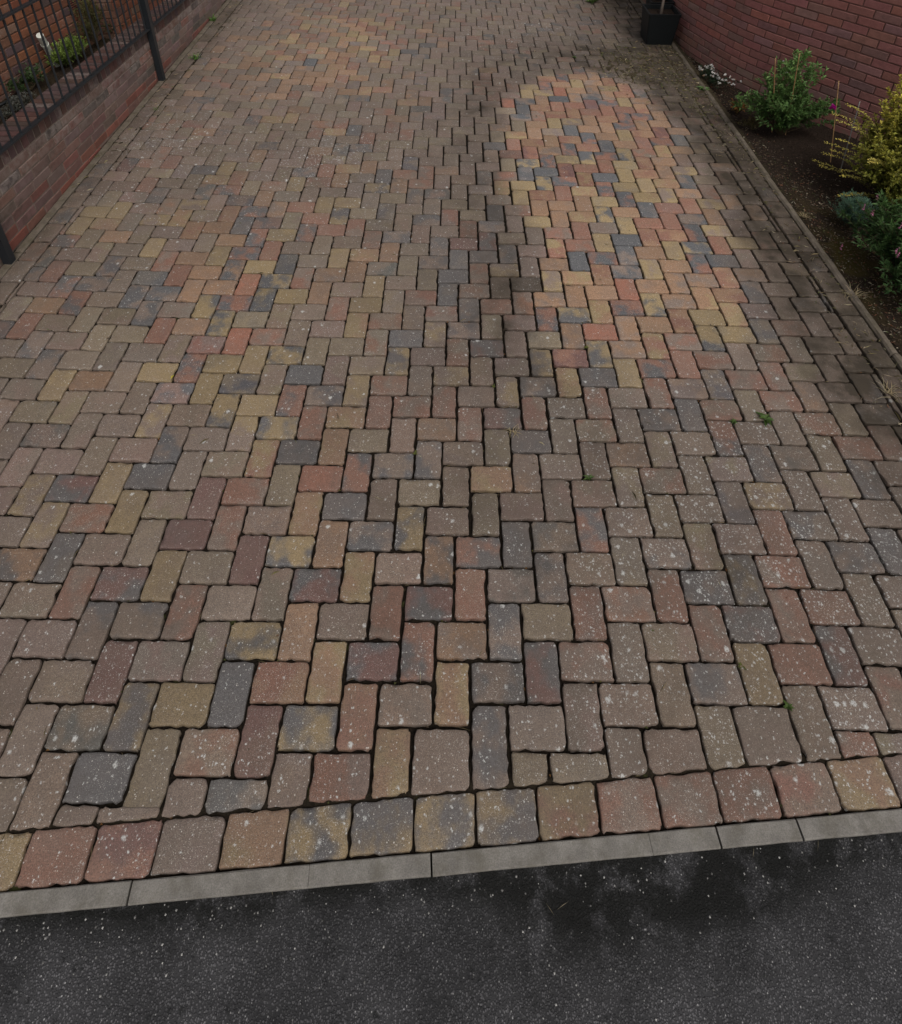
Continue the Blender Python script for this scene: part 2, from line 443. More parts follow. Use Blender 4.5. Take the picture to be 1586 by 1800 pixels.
def kerb_y(x): return -2.46 + 0.0795 * x            # back edge of the kerb
KW = 0.40
xs = np.linspace(-70, 75, 300); nr = 44
v = []; f = []; st = []
for ix, x in enumerate(xs):
    yk = kerb_y(x) - KW + 0.02
    for iy in range(nr):
        t = iy / (nr - 1); y = yk - 46 * t ** 1.8
        v.append((x * W, y * W, -0.010 - 0.0005 * fbm(x, y, 0.3) - 0.002 * min(1, t * 12)))
        d = yk - y
        s = max(0, 1 - d / 0.55) + 1.5 * gs(x, d, 5.4, 0.3, 2.8, 1.15) + 1.25 * gs(x, d, 9.0, 0.3, 2.0, 0.8) + 0.75 * gs(x, d, -3.6, 0.1, 1.9, 0.5) + 0.5 * gs(x, d, 12.5, 0.1, 2.5, 0.45)
        st.append(min(1.0, s))
for ix in range(len(xs) - 1):
    for iy in range(nr - 1):
        a = ix * nr + iy
        f.append((a, a + 1, a + nr + 1, a + nr))
road = mesh_obj('road', v, f, M['asphalt'], smooth=True, attrs={'stain': st})
tag(road, kind='structure')

kerb = empty('kerb', (0, kerb_y(0) * W, 0)); tag(kerb, kind='structure')
def edge_stone(name, parent, mat, p, qn, width, z1, z0=-0.16, side=(0, 0), ch=0.004, wob=0.0):
    """straight edging stone from p to qn (metres), width to the given side, small chamfers, ends slightly proud"""
    p = Vector((p[0], p[1], 0)); qn = Vector((qn[0], qn[1], 0)); t = (qn - p).normalized(); s = Vector((side[0], side[1], 0)).normalized()
    L_ = (qn - p).length; n = max(3, int(L_ / 0.06)); vv = []; ff = []
    prof = [(0, z0), (0, z1 - ch), (ch, z1), (width - ch, z1), (width, z1 - ch), (width, z0)]
    for i in range(n + 1):
        c = p + t * (L_ * i / n)
        e = 0.002 if i in (0, n) else 0
        for k_, (a, z) in enumerate(prof):
            j = wob * fbm(c.x * 20 + k_ * 3, c.y * 20, 1.0)
            cc = c + s * (a + j)
            vv.append((cc.x, cc.y, z + (wob * 0.6 * fbm(c.x * 15 + 7, c.y * 15 + k_, 1.0) if z > z0 else 0) - e))
    m = len(prof)
    for i in range(n):
        for k_ in range(m - 1):
            ff.append((i * m + k_, (i + 1) * m + k_, (i + 1) * m + k_ + 1, i * m + k_ + 1))
    ff.append(tuple(range(m))); ff.append(tuple((n * m + k_) for k_ in range(m - 1, -1, -1)))
    o = mesh_obj(name, [(a - parent.location.x, b - parent.location.y, c - parent.location.z) for a, b, c in vv], ff, mat, parent)
    return o
kj = [-60, -53.2, -46.3, -39.5, -32.65, -25.8, -18.95, -12.1, -5.25, -1.27, 1.53, 6.71, 8.36, 10.36, 17.1, 24, 30.8, 37.6, 44.4, 51.2]
kn = Vector((0.0795, -1, 0)).normalized()
for i, (a, b) in enumerate(zip(kj, kj[1:])):
    g = 0.0006 if (a in (-1.27, 6.71)) else 0.003
    g2 = 0.0006 if (b in (-1.27, 6.71)) else 0.003
    edge_stone('kerb_stone', kerb, M['kerb'], (a * W + g, kerb_y(a) * W), (b * W - g2, kerb_y(b) * W), 0.050, 0.001 + 0.0015 * random.uniform(-1, 1), side=kn, ch=0.003, wob=0.0012)

# ------------------------------------------------------------------ driveway: bed and pavers
def xl(y): return -19.45 - 0.021 * y                # paved edge, left
XR = 20.66                                          # paved edge, right
YB = 68.0
nx, ny = 210, 330
v = []; f = []; ms = []
for iy in range(ny):
    y0 = -3.2 + (YB + 3.2) * (iy / (ny - 1)) ** 1.35
    for ix in range(nx):
        x = -21.6 + 43.0 * ix / (nx - 1)
        y = max(y0, kerb_y(x) - 0.03)
        m = float(samp(2, x, y))
        n = fbm(x, y, 2.2, 4)
        z = -0.0185 + 0.010 * n - 0.003 * damp(x, y) + m * (0.0150 + 0.006 * n)
        z += (0.0035 * max(0, min(1, (-5 - x) / 6)) + 0.0030 * max(0, min(1, (y - 30) / 12)) * (1 - damp(x, y))) * (1 - m)
        fb_ = math.exp(-((y - kerb_y(x) - 1.10) / 0.13) ** 2)
        z = z * (1 - fb_) - 0.005 * fb_ + 0.002 * n * fb_; m = max(m, 0.2 * fb_)
        v.append((x * W, y * W, z)); ms.append(m)
for iy in range(ny - 1):
    for ix in range(nx - 1):
        a = iy * nx + ix
        f.append((a, a + 1, a + nx + 1, a + nx))
driveway = mesh_obj('driveway', v, f, M['joint'], smooth=True, attrs={'moss': ms})
tag(driveway, kind='structure')

CF = np.array([[-0.0166, -0.0001], [0.0239, -0.0521], [-0.0913, -0.067], [-0.049, 0.1184], [0.0236, -0.298], [-0.0389, -0.2055], [0.0694, -0.3729], [-0.2168, 0.1052], [-0.0771, -0.0602], [0.065, -0.1366]])
def warp(x, y):
    a = max(-18.5, min(17.5, x)) / 20; b = (max(-2, min(57, y)) - 25) / 25
    B = (1, a, b, a * a, a * b, b * b, a ** 3, a * a * b, a * b * b, b ** 3)
    return x + sum(B[i] * CF[i, 0] for i in range(10)), y + sum(B[i] * CF[i, 1] for i in range(10))
def clip(poly, nx_, ny_, c):
    """keep nx*x+ny*y<=c"""
    out = []
    for i in range(len(poly)):
        a, b = poly[i], poly[(i + 1) % len(poly)]
        da, db = nx_ * a[0] + ny_ * a[1] - c, nx_ * b[0] + ny_ * b[1] - c
        if da <= 0: out.append(a)
        if (da < 0 < db) or (db < 0 < da):
            t = da / (da - db); out.append((a[0] + t * (b[0] - a[0]), a[1] + t * (b[1] - a[1])))
    return out
def area(p): return 0.5 * sum(p[i][0] * p[(i + 1) % len(p)][1] - p[(i + 1) % len(p)][0] * p[i][1] for i in range(len(p)))
def inset(poly, g):
    """move every edge of a convex ccw polygon inwards by g"""
    for i in range(len(poly)):
        pass
    out = poly
    n = len(poly)
    for i in range(n):
        (ax, ay), (bx, by) = poly[i], poly[(i + 1) % n]
        L_ = math.hypot(bx - ax, by - ay)
        if L_ < 1e-6: continue
        nx_, ny_ = (by - ay) / L_, -(bx - ax) / L_
        out = clip(out, nx_, ny_, nx_ * ax + ny_ * ay - g)
        if len(out) < 3: return []
    return out
PAL = {'G': (0.168, 0.124, 0.098), 'R': (0.198, 0.100, 0.070), 'r': (0.236, 0.102, 0.067), 'M': (0.132, 0.069, 0.060), 'O': (0.225, 0.136, 0.083),
       'Y': (0.228, 0.166, 0.088), 'y': (0.176, 0.138, 0.092), 'B': (0.085, 0.084, 0.086), 'D': (0.058, 0.043, 0.030)}
ANN = {}
for tok in """V-17,0R V-16,0RB V-15,0RB H-16,-1O V-15,-1R H-15,2O H-14,2O V-14,2R H-13,2O V-12,3r V-13,2O H-12,2RB V-13,3OB V-14,3Y H-14,3RB V-13,4R H-13,3Y V-12,4B H-12,3BY V-11,3BY V-12,2YB V-11,2YB H-12,1O V-12,1R V-10,2r V-10,1RB V-9,1Y V-9,2Y H-10,1Y H-11,0Y V-12,-1Y V-13,0y H-10,2RG H-9,2YB V-8,3y V-8,4YO V-9,4RG H-11,3Y V-9,5Y V-11,5Y V-11,4RG H-15,1B H-14,1BG H-8,2B V-6,3YG H-6,2YO V-5,3R V-6,2RG V-7,2RB H-8,1Y V-7,1YG H-7,1YB V-8,1YB V-9,0YG V-5,2OY H-5,2y H-6,1B V-4,2RB H-5,1r H-4,1B V-4,1OY V-6,0M V-8,0BG H-8,-1B H-9,-2BM V-8,-1Y V-9,-2YG V-7,-1Y V-6,1YR V-5,1y V-6,4YB H-7,4B V-3,3BG H-6,-1M V-7,-2B H-8,-3OB V-8,-2YG V-6,-2RG H-6,-2MB V-5,-1Y V-4,0M H-4,0YB V-3,1O H-3,1BG V-2,2BY V-1,2OB V-2,1OY H-3,0MB V-1,1RG H-1,1BM V0,1RB V-2,0O V-1,0YO H-2,-1OR H-1,0MB V-2,-1B H-3,-2Y V-3,-2BY V-4,-2M V-5,-2BG V-4,-1RG H-3,-1BY V0,0OR H-1,-1YB V-1,-1M H-3,-3B V1,0YO H0,-1GR V1,1OY V0,2R H-1,2BR V0,3B V1,4RB V1,2BG V2,2MB H2,2RG H1,1BG V2,1BG V3,4RG V4,6R V4,5BY H3,4BG H4,5RG V4,4RG H4,4BM H5,5R V5,5RG H5,4R V6,5BM H4,3BG V5,4Y V6,7B H5,6BG H1,2y H2,4BG V5,3y V1,3BG V2,5y H3,6YG V-6,10R V-5,10Y V-6,9YR H-5,10B V-4,11RO V-3,11Y H-3,11BY V-2,12R H-2,12Y V-5,9B V-4,10BG V-4,9RO H-4,9BG V-3,10YG H-4,10O H-3,10O V-2,11RB H-2,11B V-1,11RO V-1,13RG H-1,11OG V-4,8O V-3,8YO H-4,7BY V-4,7RB V-3,9r H-4,8O V-2,9YB H-3,9O V-2,10OG H-1,10OR H-2,10OG H-3,8RB V-1,9OR H-1,9Y H-3,7r H-2,8O V-2,8OG V-1,8RY V0,9YB H-2,7OG H-3,6RM V-2,7BY H-2,6B V-1,7Y H-1,7RB V0,8R H0,8RG V0,7RG V1,7B V2,7RB H-1,8RG H0,9Y H1,10RG H0,5OG V3,7BG H-2,4B H-4,6y V-3,6BY H-2,3YO V-1,4OG V-3,4RG H-3,4MB H-9,7M V-8,8MB V-8,7B H-8,7B V-7,8BG V-6,7D H-6,7D H2,8RG H4,8RG V5,8BG V0,11BG H-5,5BM V-15,17RB H-15,17O V-15,16RB V-14,16r V-15,15Y V-15,14r V-13,15R V-14,14B H-13,15R H-14,15B V-12,16M H-15,14BG H-12,16BR V-11,17Y H-12,15R V-11,16R H-11,16R V-16,17y V-14,17Y V-12,14Y H-13,13O V-13,13y V-11,14B V-10,14RB V-10,15O H-11,14O V-9,15Y H-10,14O V-12,12R V-11,12RM V-10,13RB H-10,13RO V-9,14B H-9,14O V-8,15R V-8,16RM V-7,16B V-9,13BY H-9,13BR V-8,14YB H-10,12Y V-10,12RB H-11,11BY V-11,11y H-12,11R V-9,12RM H-9,12R V-8,13R H-8,13Y H-10,11B V-10,11B H-11,10RG H-9,11BR V-8,12RY H-8,12B V-7,13Y V-9,11BY H-10,10Y V-8,11R H-8,11OY V-7,12RB H-7,12Y V-6,13Y V-7,14OR H-7,13RO V-9,10Y H-9,10OR V-7,11O H-7,11Y V-6,12RB H-6,12YO H-8,10O H-9,9RG V-7,10O H-7,10OY V-6,11YB H-6,11O V-5,12B H-5,12R V-4,13R H-8,9Y H-5,11R V-5,11Y V-4,12R H-4,12BG V-5,14BG V-9,9B V-28,14Y V-27,14Y V-24,14Y H-29,15Y V-33,16Y V-26,11B V-25,15RG H-25,14RG H-24,14B H-23,14BG H-24,15B V-25,10O H-25,10O V-24,11O H-24,11O H-25,9O V-24,10O H-24,10O V-25,12OR V-18,9B V-17,9R V-16,10RG V-17,10RG V-18,11y H-19,10RG V-19,9RG V-19,8RG H-16,9y V-16,7R V-15,7O H-16,7OY V-16,6Y V-14,6Y H-15,5R H-14,5R V-12,6RG H-13,5R V-13,5RB H-14,4Y V-11,6RG V-13,6BY H-14,6Y V-10,6O H-11,5OY V-10,5O V-10,4O H-9,4Y V-9,8RG H-8,6B V-7,6B H-11,6BG V-8,6y H-14,7BY V-14,8B V-13,8OG V-15,8O H-13,9OG V-11,10BG H-10,8y H-11,8y H-13,11B H-20,1Y V-19,2Y V-19,1Y H-19,1YO H-19,0BR H-18,1O V-17,3YO V-16,3OR H-16,3O V-16,4RO H-16,4RB H-15,3O V-16,2Y V-15,4B V-14,4BR V-20,3R V-21,4R H-22,3RG V-22,4RG V-18,5RO V-16,5O H-20,4B V-19,5Y H-19,4YO H-18,4BR V-22,3MB""".split():
    i_ = 1
    while tok[i_] in '-0123456789,': i_ += 1
    a, b = tok[1:i_].split(','); ANN[(tok[0], int(a), int(b))] = tok[i_:]
def colours(key, x, y):
    code = ANN.get(key)
    if code is None:
        A = clean_f(x, y); Bz = gs(x, y, -9, 47, 7.5, 12); Cz = gs(x, y, -9, 14, 7, 8)
        u = random.random()
        if u < 0.88 * A: code = random.choice(['O', 'OG', 'RO', 'OG', 'YO', 'OR', 'BG', 'RB', 'OG', 'O', 'RG', 'OG', 'YG', 'RO'])
        elif u < 0.95 * Bz: code = random.choice(['O', 'OG', 'OR', 'O', 'OY', 'RG', 'y', 'OG'])
        elif u < 0.10 + 0.10 * Cz: code = random.choice(['RG', 'y', 'BG', 'OG', 'y', 'YG'])
        else: code = random.choice(['G'] * 8 + ['Gy', 'GB', 'GR', 'Gy'])
    ca = np.array(PAL[code[0]]); 
    if len(code) > 1: cb = np.array(PAL[code[1]])
    else: cb = ca * 0.72 + np.array(PAL[random.choice('GGyB' if code not in 'GD' else 'GGGyB')]) * 0.28
    if code[0] == 'G': ca = ca * np.array([random.uniform(0.93, 1.10), random.uniform(0.96, 1.06), random.uniform(0.92, 1.06)]); cb = cb * np.array([1, random.uniform(0.96, 1.05), random.uniform(0.9, 1.08)])
    s = random.uniform(0.84, 1.14) * (1 + 0.17 * clean_f(x, y) + 0.14 * gs(x, y, -8.5, 46, 6.5, 10) + 0.08 * gs(x, y, -9, 15, 6, 7))
    return ca * s, cb * s * random.uniform(0.9, 1.1)
pieces = []       # polygon (modules, ccw), key, centre
RAT = 1.52082
def joint_g(x, y):
    g = 0.025 + 0.018 * gs(x, y, 1.0, 4, 3.2, 7) + 0.022 * damp(x, y) + 0.010 * gs(x, y, 11, 24, 8, 14) + 0.012 * sstep(13, 18, x)
    return g * random.uniform(0.85, 1.2)
def add_piece(poly, key):
    if len(poly) < 3 or area(poly) < 0.12: return
    if area(poly) / max(math.hypot(a[0] - b[0], a[1] - b[1]) for a in poly for b in poly) < 0.155: return
    cx = sum(p[0] for p in poly) / len(poly); cy = sum(p[1] for p in poly) / len(poly)
    g = joint_g(cx, cy)
    p2 = inset(poly, g)
    if len(p2) < 3 or area(p2) < 0.07: return
    pieces.append((p2, key, cx, cy))
for j in range(-14, 34):
    for i in range(-46, 24):
        for t in 'HV':
            if t == 'H': x0, y0, w, h = i + j * RAT, -i + j * RAT, RAT, 1.0
            else: x0, y0, w, h = -1 + i + j * RAT, 1 - RAT - i + j * RAT, 1.0, RAT
            if x0 > 22 or x0 + w < -23 or y0 > YB or y0 + h < -5: continue
            bt = kerb_y(x0 + w / 2) + 1.03                        # front border line under this block
            if bt - h < y0 < bt and y0 + h - bt < 0.32: continue   # too thin to lay: its neighbours are cut longer instead
            if 0 <= y0 - bt < 0.32: h += y0 - bt + 0.3; y0 = bt - 0.3
            poly = [warp(x0, y0), warp(x0 + w, y0), warp(x0 + w, y0 + h), warp(x0, y0 + h)]
            poly = clip(poly, -1, -0.021, -(-19.45 + 1.06))        # left border line
            if poly: poly = clip(poly, 1, 0, 19.58)                # right border line
            if poly: poly = clip(poly, 0.0795, -1, 2.46 - 1.005)    # front border line
            if poly: poly = clip(poly, 0, 1, YB - 0.3)
            if poly: add_piece(poly, (t, i, j))
# border courses
bl = iter(['YO', 'R', 'RM', 'G', 'OY', 'BY', 'BY', 'YB', 'BY', 'RY', 'RG', 'RG', 'RG', 'GR', 'YO', 'G', 'R', 'G', 'GB'])
k0 = -5
for k_ in range(-14, 13):
    a, b = 1.1 + 1.5 * k_, 1.1 + 1.5 * (k_ + 1)
    if b < -19.3 or a > 20.4: continue
    poly = [(max(a, -19.4), kerb_y(a) + 0.02), (min(b, 20.6), kerb_y(b) + 0.02), (min(b, 20.6) - 0.02, kerb_y(b) + 1.02), (max(a, -19.4) - 0.02, kerb_y(a) + 1.02)]
    key = ('F', k_, 0)
    if k_ >= -7:
        c = next(bl, None)
        if c: ANN[key] = c
    pieces.append((inset(poly, 0.024), key, (a + b) / 2, kerb_y(a) + 0.5))
y = kerb_y(20) + 1.08
k_ = 0
while y < YB - 1.6:
    L_ = 1.5 * random.uniform(0.98, 1.03)
    add_piece([(19.62, y), (XR, y), (XR, y + L_), (19.62, y + L_)], ('E', k_, 0)); y += L_; k_ += 1
y = kerb_y(-19) + 1.1; k_ = 0
while y < YB - 1.6:
    L_ = 1.5 * random.uniform(0.98, 1.03)
    add_piece([(xl(y) + 0.02, y), (xl(y) + 1.03, y), (xl(y + L_) + 1.03, y + L_), (xl(y + L_) + 0.02, y + L_)], ('L', k_, 0)); y += L_; k_ += 1

def paver_geo(poly, key, cx, cy, fine):
    """worn concrete block: rounded, slightly ragged outline, soft arrises. Coordinates in metres about its centre."""
    P = [np.array(((x - cx) * W, (y - cy) * W)) for x, y in poly]
    n = len(P); pts = []
    for i in range(n):
        a, p, b = P[i - 1], P[i], P[(i + 1) % n]
        la, lb = np.linalg.norm(a - p), np.linalg.norm(b - p)
        if la < 1e-6 or lb < 1e-6: continue
        r = min(random.choice([random.uniform(0.006, 0.013), random.uniform(0.008, 0.022)]), la * 0.35, lb * 0.35)
        s, e = p + (a - p) / la * r, p + (b - p) / lb * r
        m = 3 if fine else 1
        for q_ in range(m + 1):
            t = q_ / m
            pts.append((1 - t) ** 2 * s + 2 * t * (1 - t) * (p * 0.9 + (s + e) * 0.05) + t * t * e)
        nxt = (b - p) / lb
        run = lb - r - min(0.010, lb * 0.35)
        if fine:
            cnt = max(0, int(run / 0.020))
            for q_ in range(1, cnt): pts.append(e + nxt * (run * q_ / cnt))
        else:
            pass
    pts = np.array(pts); n = len(pts)
    d = np.roll(pts, -1, 0) - np.roll(pts, 1, 0)
    nn = np.stack([d[:, 1], -d[:, 0]], 1); nn /= (np.linalg.norm(nn, axis=1, keepdims=True) + 1e-9)
    jit = np.array([random.gauss(-0.0006, 0.0022 if fine else 0.0009) for _ in range(n)])
    for _ in range(random.choice([0, 0, 1, 1, 2]) if fine else 0):
        q_ = random.randrange(n); jit[q_] -= random.uniform(0.003, 0.007); jit[(q_ + 1) % n] -= random.uniform(0, 0.003)
    base = pts.copy(); hx, hy = np.abs(pts[:, 0]).max(), np.abs(pts[:, 1]).max()
    pts = pts + nn * np.minimum(jit, 0.0015)[:, None]
    mind = np.min(np.linalg.norm(pts, axis=1))
    rings = [(0.0, -0.034), (0.0, -0.0050), (0.0016, -0.0014), (min(0.0055, mind * 0.3), -0.0002), (min(0.018, 0.5 * min(hx, hy)), 0.0)] if fine else [(0.0, -0.03), (0.0, -0.0035), (min(0.004, mind * 0.3), -0.0002), (min(0.016, 0.5 * min(hx, hy)), 0.0)]
    tx, ty = random.gauss(0, 0.006), random.gauss(0, 0.006); dz = random.gauss(0, 0.0009) - 0.001 * damp(cx, cy)
    vv = []
    for ins, z in rings:
        q_ = (base if ins > 0.004 else pts) * np.array([1 - ins / hx, 1 - ins / hy])
        for x, y in q_: vv.append((x, y, z + tx * x + ty * y + dz))
    vv.append((0, 0, dz))
    ff = []
    R_ = len(rings)
    for k_ in range(R_ - 1):
        for i in range(n):
            i2 = (i + 1) % n
            ff.append((k_ * n + i, k_ * n + i2, (k_ + 1) * n + i2, (k_ + 1) * n + i))
    c = R_ * n
    for i in range(n): ff.append(((R_ - 1) * n + i, (R_ - 1) * n + (i + 1) % n, c))
    ca, cb = colours(key, cx, cy)
    edge = key[0] in 'ELF'
    va = np.array(vv); wx, wy = va[:, 0] / W + cx, va[:, 1] / W + cy
    par = np.stack([np.full(len(vv), random.random()), np.full(len(vv), lichen_f(cx, cy) * random.uniform(0.4, 1.5)), samp(0, wx, wy) * (random.uniform(0.6, 1.4) if cx < 14 else random.uniform(0.85, 1.2))], 1)
    return vv, ff, ca, cb, par, samp(1, wx, wy) * random.uniform(0.8, 1.2)
def screen_area(p):
    q_ = [project(x, y, 0) for x, y in p]
    return abs(area([(a, b) for a, b, _ in q_])) if all(c > 0.5 for _, _, c in q_) else 0.0
order = sorted(pieces, key=lambda p: -(screen_area(p[0]) if in_view(p[2], p[3], 0, 10) else 0.0))
field = MB()
for n_, (poly, key, cx, cy) in enumerate(order):
    fine = n_ < 300 or cy < 22
    vv, ff, ca, cb, par, film = paver_geo(poly, key, cx, cy, fine)
    if n_ < 300:
        k_ = len(vv)
        o = mesh_obj('paver', vv, ff, M['paver'], driveway, True, {'cola': np.tile(ca, (k_, 1)), 'colb': np.tile(cb, (k_, 1)), 'par': par, 'film': film}, (cx * W, cy * W, 0))
    else:
        field.add([(a + cx * W, b + cy * W, c) for a, b, c in vv], ff, cola=ca, colb=cb)
        field.a.setdefault('par', []).extend(par); field.a.setdefault('film', []).extend(film)
tag(field.build('paver_field', M['paver'], driveway, True), kind='stuff')

# ------------------------------------------------------------------ edging strips
edge_l = empty('edging_strip', (-2.6, 3.0, 0)); tag(edge_l, kind='structure')
y = -1.9
while y < YB:
    L_ = 6.9
    edge_stone('edging_stone', edge_l, M['edging'], (xl(y) * W, y * W + 0.002), (xl(y + L_) * W, (y + L_) * W - 0.002), 0.056, 0.002 + random.uniform(-0.001, 0.002), side=(-1, 0), ch=0.004, wob=0.002)
    y += L_
edge_r = empty('bed_edging', (2.7, 3.0, 0)); tag(edge_r, kind='structure')
y = kerb_y(21) + 0.05
while y < 60:
    L_ = 6.9 if y < 30 else 5.0
    dx = random.uniform(-0.05, 0.05)
    edge_stone('edging_stone', edge_r, M['edging'], ((XR + 0.05 + dx) * W, y * W + 0.003), ((XR + 0.05 + random.uniform(-0.05, 0.05)) * W, (y + L_) * W - 0.004), 0.050, 0.012 + random.uniform(-0.004, 0.006), side=(1, 0), ch=0.012, wob=0.004)
    y += L_

# ------------------------------------------------------------------ brick walls
BL, BH = 0.225, 0.075          # brick module with mortar
def brick_vf(L_, H, D, ch=0.004, jit=0.0015):
    """brick: x along wall, y outwards (front at y=0), z up, from (0,-D,0) to (L,0,H); chamfered, slightly uneven front"""
    j = lambda s=1: random.uniform(-jit, jit) * s
    o = [(0, 0), (L_, 0), (L_, H), (0, H)]; i_ = [(ch, ch), (L_ - ch, ch), (L_ - ch, H - ch), (ch, H - ch)]
    v = [(x, -D, z) for x, z in o] + [(x + j(), -ch + j(), z + j()) for x, z in o] + [(x + j(), 0.001 + j(1.5), z + j()) for x, z in i_]
    f = [(8, 9, 10, 11), (0, 3, 2, 1)]
    for k in range(4):
        k2 = (k + 1) % 4
        f += [(k, k2, 4 + k2, 4 + k), (4 + k, 4 + k2, 8 + k2, 8 + k)]
    return v, f
class Wall:
    """courses of bricks along a plan polyline (metres), sheared by slope dz/dy; visible ones become objects"""
    def __init__(s, root, pts, mat, out_left=True):
        s.root = root; s.mat = mat; s.items = []
        s.p = [Vector((a, b, 0)) for a, b in pts]; s.cum = [0]
        for a, b in zip(s.p, s.p[1:]): s.cum.append(s.cum[-1] + (b - a).length)
        s.len = s.cum[-1]; s.sg = 1 if out_left else -1
    def frame(s, d):
        d = max(0, min(s.len - 1e-6, d)); i = 0
        while s.cum[i + 1] < d: i += 1
        t = (s.p[i + 1] - s.p[i]).normalized()
        return s.p[i] + t * (d - s.cum[i]), t, Vector((-t.y, t.x, 0)) * s.sg
    def brick(s, d, L_, z, H, D, col, bloom=0.0, slope=(0, 0), out=0.0):
        v, f = brick_vf(L_, H, D)
        c, t, n = s.frame(d + L_ / 2)
        zz = z + slope[0] * (c.y - slope[1])
        tz = slope[0] * t.y
        w = []
        for x, y, q_ in v:
            a = x - L_ / 2
            w.append((t.x * a + n.x * (y + out), t.y * a + n.y * (y + out), q_ + tz * a))
        s.items.append((w, f, (c.x, c.y, zz), col, bloom))
    def build(s, limit=300, floor=-0.02):
        def size(it):
            x, y, z = (k / W for k in it[2])
            u, vv, Z = project(x, y, z + 0.25)
            return (1.0 / Z if Z > 0 and -10 < u < 1596 and -10 < vv < 1810 and it[2][2] > floor - 0.06 else 0.0)
        its = sorted(s.items, key=lambda it: -size(it))
        mb = MB()
        for n_, (w, f, c, col, bloom) in enumerate(its):
            r = s.root.location
            if n_ < limit and size(its[n_]) > 0:
                k = len(w)
                mesh_obj('brick', w, f, s.mat, s.root, False, {'bc': np.tile(col, (k, 1)), 'bloom': np.full(k, bloom)}, (c[0] - r.x, c[1] - r.y, c[2] - r.z))
            else:
                mb.add([(a + c[0] - r.x, b + c[1] - r.y, q_ + c[2] - r.z) for a, b, q_ in w], f, bc=col, bloom=bloom)
        if mb.v: tag(mb.build('brick_courses', s.mat, s.root), kind='stuff')
    def backing(s, z0, z1, rec, thick, mat, name='mortar', slope=(0, 0)):
        v = []; f = []; st = max(2, int(s.len / 0.08)); r = s.root.location
        for i in range(st + 1):
            c, t, n = s.frame(s.len * i / st)
            dz = slope[0] * (c.y - slope[1])
            a = c - n * rec; b = c - n * thick
            for q_ in ((a, z0), (a, z1), (b, z1), (b, z0)):
                v.append((q_[0].x - r.x, q_[0].y - r.y, q_[1] + dz - r.z))
        for i in range(st):
            for k in range(4):
                k2 = (k + 1) % 4
                f.append((i * 4 + k, i * 4 + k2, (i + 1) * 4 + k2, (i + 1) * 4 + k))
        f += [(0, 3, 2, 1), tuple(st * 4 + k for k in range(4))]
        return mesh_obj(name, v, f, mat, s.root)
def rc(base, s=0.16):
    k = random.uniform(1 - s, 1 + s)
    return [b * k * random.uniform(0.94, 1.06) for b in base]

# low garden wall along the left side
SL = (-0.045, 32 * W)
def xw(y): return xl(y) - 0.50
lw = empty('garden_wall', (xw(32) * W, 32 * W, 0))
tag(lw, 'low red brick garden wall with brick-on-edge coping along the left of the drive', 'wall')
wl = Wall(lw, [(xw(y) * W, y * W) for y in (8, 20, 40, 66)], M['brick'], out_left=False)
TOP = 4.28 * W
nco = 8
for c in range(nco):
    z = TOP - 0.112 - BH * (c + 1) + 0.010
    d = -random.uniform(0, 0.2) + (0.1125 if c % 2 else 0)
    while d < wl.len - 0.1:
        y = wl.frame(d + 0.11)[0].y / W
        ztop = z + SL[0] * (y - 32) * W + 0.065
        if ztop > 0.0 and d > 0:
            base = random.choice([(0.140, 0.076, 0.062)] * 4 + [(0.130, 0.084, 0.072)] * 3 + [(0.16, 0.07, 0.055), (0.075, 0.058, 0.05), (0.145, 0.098, 0.085)])
            if c >= 4: base = random.choice([(0.145, 0.062, 0.048), (0.13, 0.070, 0.058), (0.115, 0.075, 0.062), (0.165, 0.062, 0.046)])
            wl.brick(d, BL - 0.010, z, 0.065, 0.10, rc(base), [0.9, 0.75, 0.35, 0.2, 0.1, 0.05, 0, 0][c] * random.uniform(0.3, 1.0), SL)
        d += BL
d = 0.0
while d < wl.len - 0.08:
    base = random.choice([(0.090, 0.048, 0.042), (0.10, 0.050, 0.042), (0.078, 0.050, 0.045), (0.088, 0.058, 0.052), (0.065, 0.044, 0.040)])
    wl.brick(d, 0.065, TOP - 0.102, 0.102, 0.215, rc(base), random.choice([0, 0, 0, 0.1, 0.45]), SL)
    d += 0.075
wl.build(300)
wl.backing(-0.35, TOP - 0.006, 0.004, 0.205, M['mortar'], slope=SL)

# curved dark red wall on the right
SR = (-0.030, 38 * W)
cp = [(20.55, 66), (20.9, 60), (21.3, 53), (21.65, 49.3), (22.1, 47.1), (22.7, 44.8), (23.8, 41.3), (25.25, 38.4), (27.0, 35.6), (29.0, 32.4), (31.0, 29.4), (33.0, 26.4), (36.5, 21.3), (41, 15), (45, 9.5)]
def catmull(P, n=6):
    o = []
    for i in range(len(P) - 1):
        p0, p1, p2, p3 = P[max(i - 1, 0)], P[i], P[i + 1], P[min(i + 2, len(P) - 1)]
        for k in range(n):
            t = k / n
            o.append(tuple(0.5 * (2 * p1[a] + (p2[a] - p0[a]) * t + (2 * p0[a] - 5 * p1[a] + 4 * p2[a] - p3[a]) * t * t + (3 * p1[a] - p0[a] - 3 * p2[a] + p3[a]) * t ** 3) for a in (0, 1)))
    o.append(P[-1]); return o
rw_pts = [(a * W, b * W) for a, b in catmull(cp)]
rw = empty('curved_wall', (25.0 * W, 38.8 * W, 0))
tag(rw, 'tall curved dark red brick wall behind the flower bed', 'wall')
wr = Wall(rw, rw_pts, M['brick_red'], out_left=False)
RCN = 27
